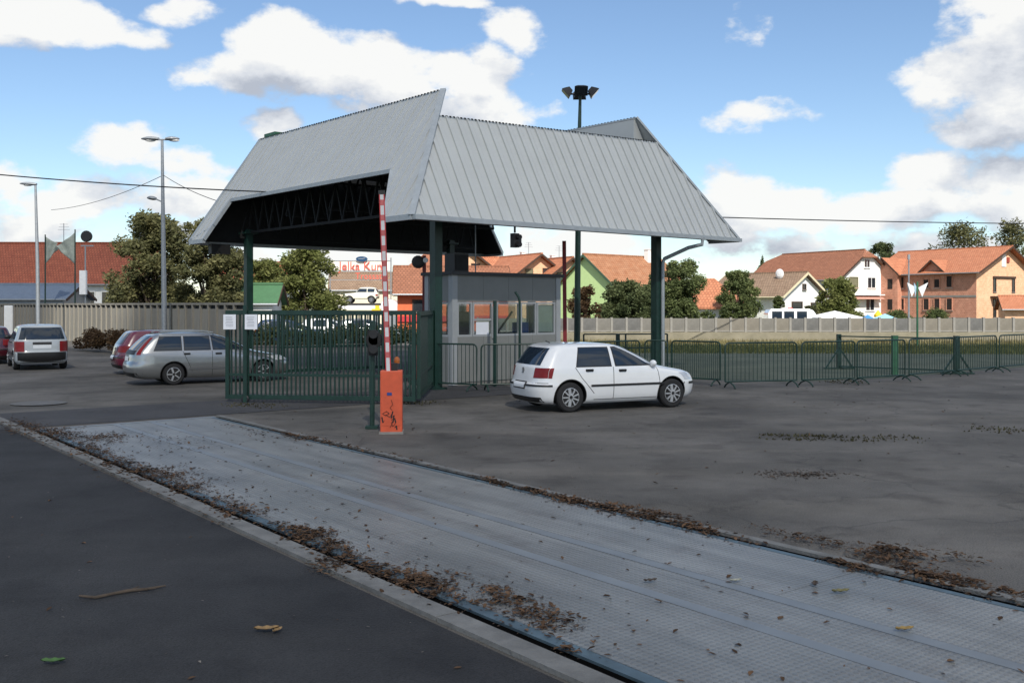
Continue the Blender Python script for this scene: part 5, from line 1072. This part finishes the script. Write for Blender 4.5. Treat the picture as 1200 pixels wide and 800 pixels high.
# ------------------------------------------------------------ overhead wires
def wire(label, a, b, sag, r=.018):
    a, b = Vector(a), Vector(b); pts = [a.lerp(b, t)+Vector((0, 0, -sag*4*t*(1-t))) for t in np.linspace(0, 1, 24)]; o = MB().tube(pts, r, 5).build('overhead_wire', m_black); tag(o, label, 'wire'); return o
fl_ = faces['left'][0]; rp = CAN+V*fl_(9.2, .5).x+U*9.2+Vector((0, 0, ZE+HH*.5))
wire('black overhead wire running from the upper left to the canopy roof', P(-80, 197, 34), (rp.x, rp.y, Z(225.5, rp.y)), .1, .022)
wire('overhead wire crossing the sky right of the canopy', P(700, 250, 46), P(1290, 262.5, 66), .12, .03)
wire('thin slack wire sloping down from the double street lamp to the left', P(190, 206, 45.1), P(60, 246, 60), .3, .014)
wire('thin wire from the double street lamp to the canopy', P(191, 205, 45), P(256, 236, 36.5), .1, .014)

# ------------------------------------------------------------ fallen leaves, twigs, weeds
m_litter = M('dry brown leaves', (.040, .024, .014), .9, col2=(.115, .067, .038), scale=3, island=.6, fac=(.35, .65), spec=.2)
def litter(name, pts, size, mat):
    """pts: n x 3 world points; curled leaves"""
    n = len(pts); yaw = rng.random(n)*2*PI; s = size*(.45+.9*rng.random(n)); w = s*(.3+.3*rng.random(n)); cu = s*(.1+.55*rng.random(n)); tl = rng.normal(size=n)*.35
    loc = np.array([[-1, 0, .0], [-.3, -1, 1], [-.3, 0, .25], [-.3, 1, 1], [.4, -.8, .9], [.4, 0, .2], [.4, .8, .9], [1, 0, .6]]); vs = np.zeros((n, 8, 3))
    lx = loc[None, :, 0]*s[:, None]; ly = loc[None, :, 1]*w[:, None]; lz = loc[None, :, 2]*cu[:, None]*.6+lx*tl[:, None]*.5
    vs[:, :, 0] = lx*np.cos(yaw)[:, None]-ly*np.sin(yaw)[:, None]+pts[:, 0, None]; vs[:, :, 1] = lx*np.sin(yaw)[:, None]+ly*np.cos(yaw)[:, None]+pts[:, 1, None]
    lz -= lz.min(1)[:, None]; vs[:, :, 2] = lz+pts[:, 2, None]
    q = np.array([[0, 2, 1, 1], [0, 3, 2, 2], [1, 2, 5, 4], [2, 3, 6, 5], [4, 5, 7, 7], [5, 6, 7, 7]]); tri = np.array([[0, 2, 1], [0, 3, 2], [1, 2, 5], [1, 5, 4], [2, 3, 6], [2, 6, 5], [4, 5, 7], [5, 6, 7]])
    fs = (tri[None]+8*np.arange(n)[:, None, None]).reshape(-1, 3)
    return tag(link(name, raw_mesh(name, vs.reshape(-1, 3), fs, mat)), kind='stuff')
P3 = []
def clump(px, py, n, ln, wd, piled=.035, z=.03):
    n = int(n*1.05); wd *= .78; g = G(px, py); a = np.array([g.x, g.y]); wv = np.array([-.62, .785]); nv_ = np.array([.785, .62])
    u_ = rng.normal(size=n)*ln; v_ = rng.normal(size=n)*wd*(1+.0*u_); v_ += .06*np.sin(u_*3); p = a+u_[:, None]*wv+v_[:, None]*nv_
    keep = (np.sin(u_*9+px)+np.sin(u_*23+py)+np.sin(v_*40+u_*14)+rng.normal(size=n)*.7) > -.35; p, u_, v_ = p[keep], u_[keep], v_[keep]; n = len(p)
    zz = z+piled*rng.random(n)*np.exp(-(v_/wd)**2*.7)*np.exp(-(u_/ln)**2*.4); P3.append(np.column_stack([p, zz]))
for c in [(30, 503, 800, .9, .24), (75, 512, 560, .6, .30), (105, 530, 520, .6, .2), (135, 545, 560, .5, .2), (60, 508, 300, .5, .2), (120, 515, 420, .35, .3), (170, 556, 480, .4, .24), (190, 560, 460, .35, .25), (215, 575, 420, .35, .2), (262, 595, 280, .3, .16), (285, 605, 220, .3, .2), (365, 632, 460, .30, .15), (345, 628, 200, .25, .12), (395, 648, 180, .18, .1), (385, 665, 160, .2, .1), (430, 668, 240, .26, .1), (480, 682, 420, .25, .13), (510, 695, 240, .25, .1), (590, 706, 230, .22, .13), (620, 720, 170, .2, .15), (655, 735, 90, .22, .14), (205, 520, 110, .6, .35), (540, 690, 80, .3, .2)]: clump(*c)
for c in [(665, 768, 40, .05, .04), (300, 508, 90, 1, .06), (340, 512, 260, .5, .06), (375, 518, 260, .5, .07), (420, 528, 140, .6, .06), (480, 541, 110, .6, .06), (580, 567, 260, .28, .07), (640, 582, 380, .35, .09), (690, 594, 420, .35, .11), (740, 602, 440, .3, .13), (790, 612, 420, .3, .13), (830, 626, 240, .3, .09), (915, 628, 130, .2, .09), (985, 642, 160, .2, .1), (1000, 668, 180, .2, .08), (1050, 652, 340, .2, .14), (1060, 668, 280, .25, .12), (1100, 684, 400, .25, .08), (1150, 690, 220, .25, .07), (1190, 702, 120, .2, .08), (1120, 656, 60, .2, .1)]: clump(*c)
# strays over the deck and the tarmac
n = 230; nn = rng.uniform(4.3, 7.4, n); ww = rng.uniform(2.4, 18.6, n); P3.append(np.column_stack([.785*nn-.62*ww, .62*nn+.785*ww, np.full(n, .028)]))
n = 150; nn = 4.3+np.abs(rng.normal(size=n))*.5; ww = rng.uniform(4, 18, n); P3.append(np.column_stack([.785*nn-.62*ww, .62*nn+.785*ww, np.full(n, .028)]))
P3 = np.concatenate(P3); litter('leaf_litter', P3, .027, m_litter)
P5 = np.concatenate([P3[:-380]]*2); P5[:, :2] += rng.normal(size=(len(P5), 2))*.05; P5[:, 2] = .027+.6*(P5[:, 2]-.027)*rng.random(len(P5)); litter('leaf_crumbs', P5, .0115, M('leaf mould', (.024, .016, .011), .95, col2=(.075, .048, .03), scale=3, island=.5))
n = 260; xs, ys = rng.uniform(-9, 16, n), rng.uniform(12, 27, n); k = (xs*.785+ys*.62) > 7.9; P4 = np.column_stack([xs, ys, np.full(n, .004)])[k]
n = 26; q2 = [WL(rng.uniform(-1, 3.7), rng.uniform(4, 15)) for _ in range(n)]; P4 = np.concatenate([P4, np.array([[p.x, p.y, .008] for p in q2])]); litter('leaf_litter', P4, .03, m_litter)
def single_leaf(px, py, s, col, label, z=.012, yaw=0.4):
    g = G(px, py); n, m = 6, 4; vs = []
    for i in range(n+1):
        q = i/n*2-1; w = s*.42*(1-q*q)**.6*(1+.18*math.sin(i*2.6))
        for j in range(m+1): r_ = j/m*2-1; vs.append((s*q, w*r_, .012+abs(r_)*s*.16+s*.1*q*q+.004*math.sin(i*3+j)))
    o = MB().add(vs, [(i*(m+1)+j, (i+1)*(m+1)+j, (i+1)*(m+1)+j+1, i*(m+1)+j+1) for i in range(n) for j in range(m)]).build('fallen_leaf', M(*col, .7, var=.3, scale=30), None, (g.x, g.y, z), True, rz=yaw); tag(o, label, 'leaf'); return o
single_leaf(312, 741, .085, ('tan leaf', (.22, .14, .06)), 'curled tan leaf lying alone on the dark apron', yaw=.15)
single_leaf(62, 779, .075, ('green leaf', (.05, .12, .03)), 'green leaf at the lower left of the dark apron', yaw=.1)
single_leaf(1060, 744, .07, ('yellow brown leaf', (.24, .16, .05)), 'yellow brown leaf on the weighbridge deck at the right', .03, .2)
single_leaf(325, 492+250, .05, ('tan leaf', (.22, .14, .06)), 'small tan leaf touching the larger curled tan leaf', yaw=1.1)
single_leaf(955, 690, .06, ('dark brown leaf', (.05, .035, .025)), 'dark curled leaf near the middle of the weighbridge deck', .03, 1.2)
single_leaf(762, 686, .06, ('dark brown leaf', (.05, .035, .025)), 'dark leaf clod on the pale steel strip of the weighbridge', .03, .3)
single_leaf(862, 686, .055, ('pale leaf', (.3, .3, .24)), 'pale leaf on the weighbridge deck', .03, .3)
single_leaf(985, 699, .075, ('olive leaf', (.13, .12, .05)), 'olive leaf on the weighbridge beside the dark curled leaf', .03, .2)
tw = thing('twig', 'bent brown twig lying on the dark apron', 'twig', (0, 0, 0)); pts = [G(px, py)+Vector((0, 0, .022)) for px, py in ((93, 701), (112, 703), (130, 699), (150, 695), (172, 693), (194, 689))]
MB().tube(pts, [.008, .013, .012, .014, .012, .006], 7).tube([pts[3], pts[3]+Vector((.07, .05, .02))], [.008, .003], 5).tube([pts[4], pts[4]+Vector((.08, -.03, .012))], [.007, .003], 5).build('stem', m_bark, tw, smooth=True)
# weeds in cracks, grass on the field
m_weed = leafmat('dull grass blades', (.08, .10, .035), (.19, .19, .08), 1.2)
def blades(name, pts, hgt, mat):
    n = len(pts); yaw = rng.random(n)*2*PI; h = hgt*(.4+.9*rng.random(n)); w = .012+.02*rng.random(n); le = rng.normal(size=(n, 2))*.5; ca, sa = np.cos(yaw)*w, np.sin(yaw)*w
    a = pts+np.column_stack([ca, sa, np.zeros(n)]); b = pts-np.column_stack([ca, sa, np.zeros(n)]); c = pts+np.column_stack([le[:, 0]*h, le[:, 1]*h, h])
    return tag(link(name, raw_mesh(name, np.stack([a, b, c], 1).reshape(-1, 3), np.arange(3*n).reshape(-1, 3), mat)), kind='stuff')
n = 42000; yy = 41+13.2*rng.random(n); xx = rng.uniform(-.02, .6, n)*yy; ok = yy > np.interp(xx, [p[0] for p in lawn_pts[:6]], [p[1] for p in lawn_pts[:6]])+.9*rng.random(n)**2; ok &= xx > -.6
blades('grass', np.column_stack([xx, yy, np.full(n, .006)])[ok], .16, m_weed)
n = 9000; xx = rng.uniform(-.8, 38, n); yy = 57.1-np.abs(rng.normal(size=n))*1.1; blades('verge_grass', np.column_stack([xx, yy, np.full(n, .012)]), .28, leafmat('dry straw grass', (.16, .14, .06), (.32, .28, .14), 1.2))
wp = []
for (px0, py0, px1, py1, n, sp_) in [(895, 514, 1035, 517, 80, .12), (1010, 513, 1070, 514, 80, .2), (1145, 501, 1190, 505, 90, .25), (900, 510, 990, 512, 140, .1), (275, 474, 320, 477, 160, .25), (460, 471, 500, 473, 120, .2), (975, 447, 1010, 448, 120, .4)]:
    a, b = G(px0, py0), G(px1, py1); t = rng.random(n)[:, None]; p = np.array(a)[None]*(1-t)+np.array(b)[None]*t; p[:, :2] += rng.normal(size=(n, 2))*sp_; p[:, 2] = .004; wp.append(p)
wp = np.concatenate(wp); P6 = np.concatenate([np.column_stack([rng.uniform(-7, 3, 260), rng.uniform(4.5, 15, 260), np.full(260, .008)]), np.column_stack([rng.uniform(-8, 16, 900), rng.uniform(11, 28, 900), np.full(900, .004)])]); q_ = P6[:, 0]*.785+P6[:, 1]*.62; P6 = P6[(q_ < 3.8) | (q_ > 7.7)]; litter('grit', P6, .013, M('grit', (.06, .055, .05), .95, col2=(.2, .18, .16), scale=3, island=.6))
d_ = np.column_stack([rng.normal(size=420)*.30, rng.normal(size=420)*.14]); g_ = G(938, 556); litter('leaf_crumbs', np.column_stack([g_.x+d_[:, 0], g_.y+d_[:, 1], np.full(420, .004)]), .02, M('leaf mould', (.018, .013, .010)))
blades('weeds', wp, .035, leafmat('withered weeds', (.05, .05, .025), (.11, .10, .05), 1.2))
litter('leaf_litter', wp+np.array([0, 0, .002]), .017, m_litter)
def stain(px, py, rx, ry, name, mat, z=.005):
    g = G(px, py); n = 40; pts = [(g.x+rx*math.cos(a)*(1+.22*math.sin(3*a+px)+.12*math.sin(7*a)+.08*math.sin(13*a)), g.y+ry*math.sin(a)*(1+.2*math.sin(4*a+py)+.1*math.sin(9*a))) for a in np.linspace(0, 2*PI, n, endpoint=False)]; sheet(name, pts, z, mat)


# ------------------------------------------------------------ unseen clouds, shaped so that their shade lies over the yard
def cloud(x, y, h, rx, ry, rz_):
    k = h/math.tan(SUN_EL); cx, cy = x+math.sin(SUN_AZ)*k, y+math.cos(SUN_AZ)*k; bm = bmesh.new(); bmesh.ops.create_icosphere(bm, subdivisions=5, radius=1)
    from mathutils import noise as nz
    for v in bm.verts:
        p = v.co.normalized(); f = 1+.10*nz.fractal(p*2.6+Vector((x, y, 0)), 1, 2, 4); fz = rz_ if p.z > 0 else rz_*.35; v.co = Vector((p.x*rx*f, p.y*ry*f, p.z*fz*f))
    me = bpy.data.meshes.new('cloud'); bm.to_mesh(me); bm.free(); me.polygons.foreach_set('use_smooth', [True]*len(me.polygons)); me.materials.append(m_cloud)
    return tag(link('cloud', me, None, (cx, cy, h)), kind='structure')
m_cloud = bpy.data.materials.new('thin cloud'); m_cloud.use_nodes = True; _n = m_cloud.node_tree.nodes; _l = m_cloud.node_tree.links
_d = _n['Principled BSDF']; _d.inputs['Base Color'].default_value = (.9, .9, .9, 1); _d.inputs['Roughness'].default_value = 1; _t = _n.new('ShaderNodeBsdfTransparent'); _m = _n.new('ShaderNodeMixShader'); _m.inputs[0].default_value = .46
_l.new(_t.outputs[0], _m.inputs[1]); _l.new(_d.outputs[0], _m.inputs[2]); _l.new(_m.outputs[0], _n['Material Output'].inputs[0])
cloud(8, 4, 280, 92, 43, 26); cloud(-68, 62, 300, 38, 82, 26)
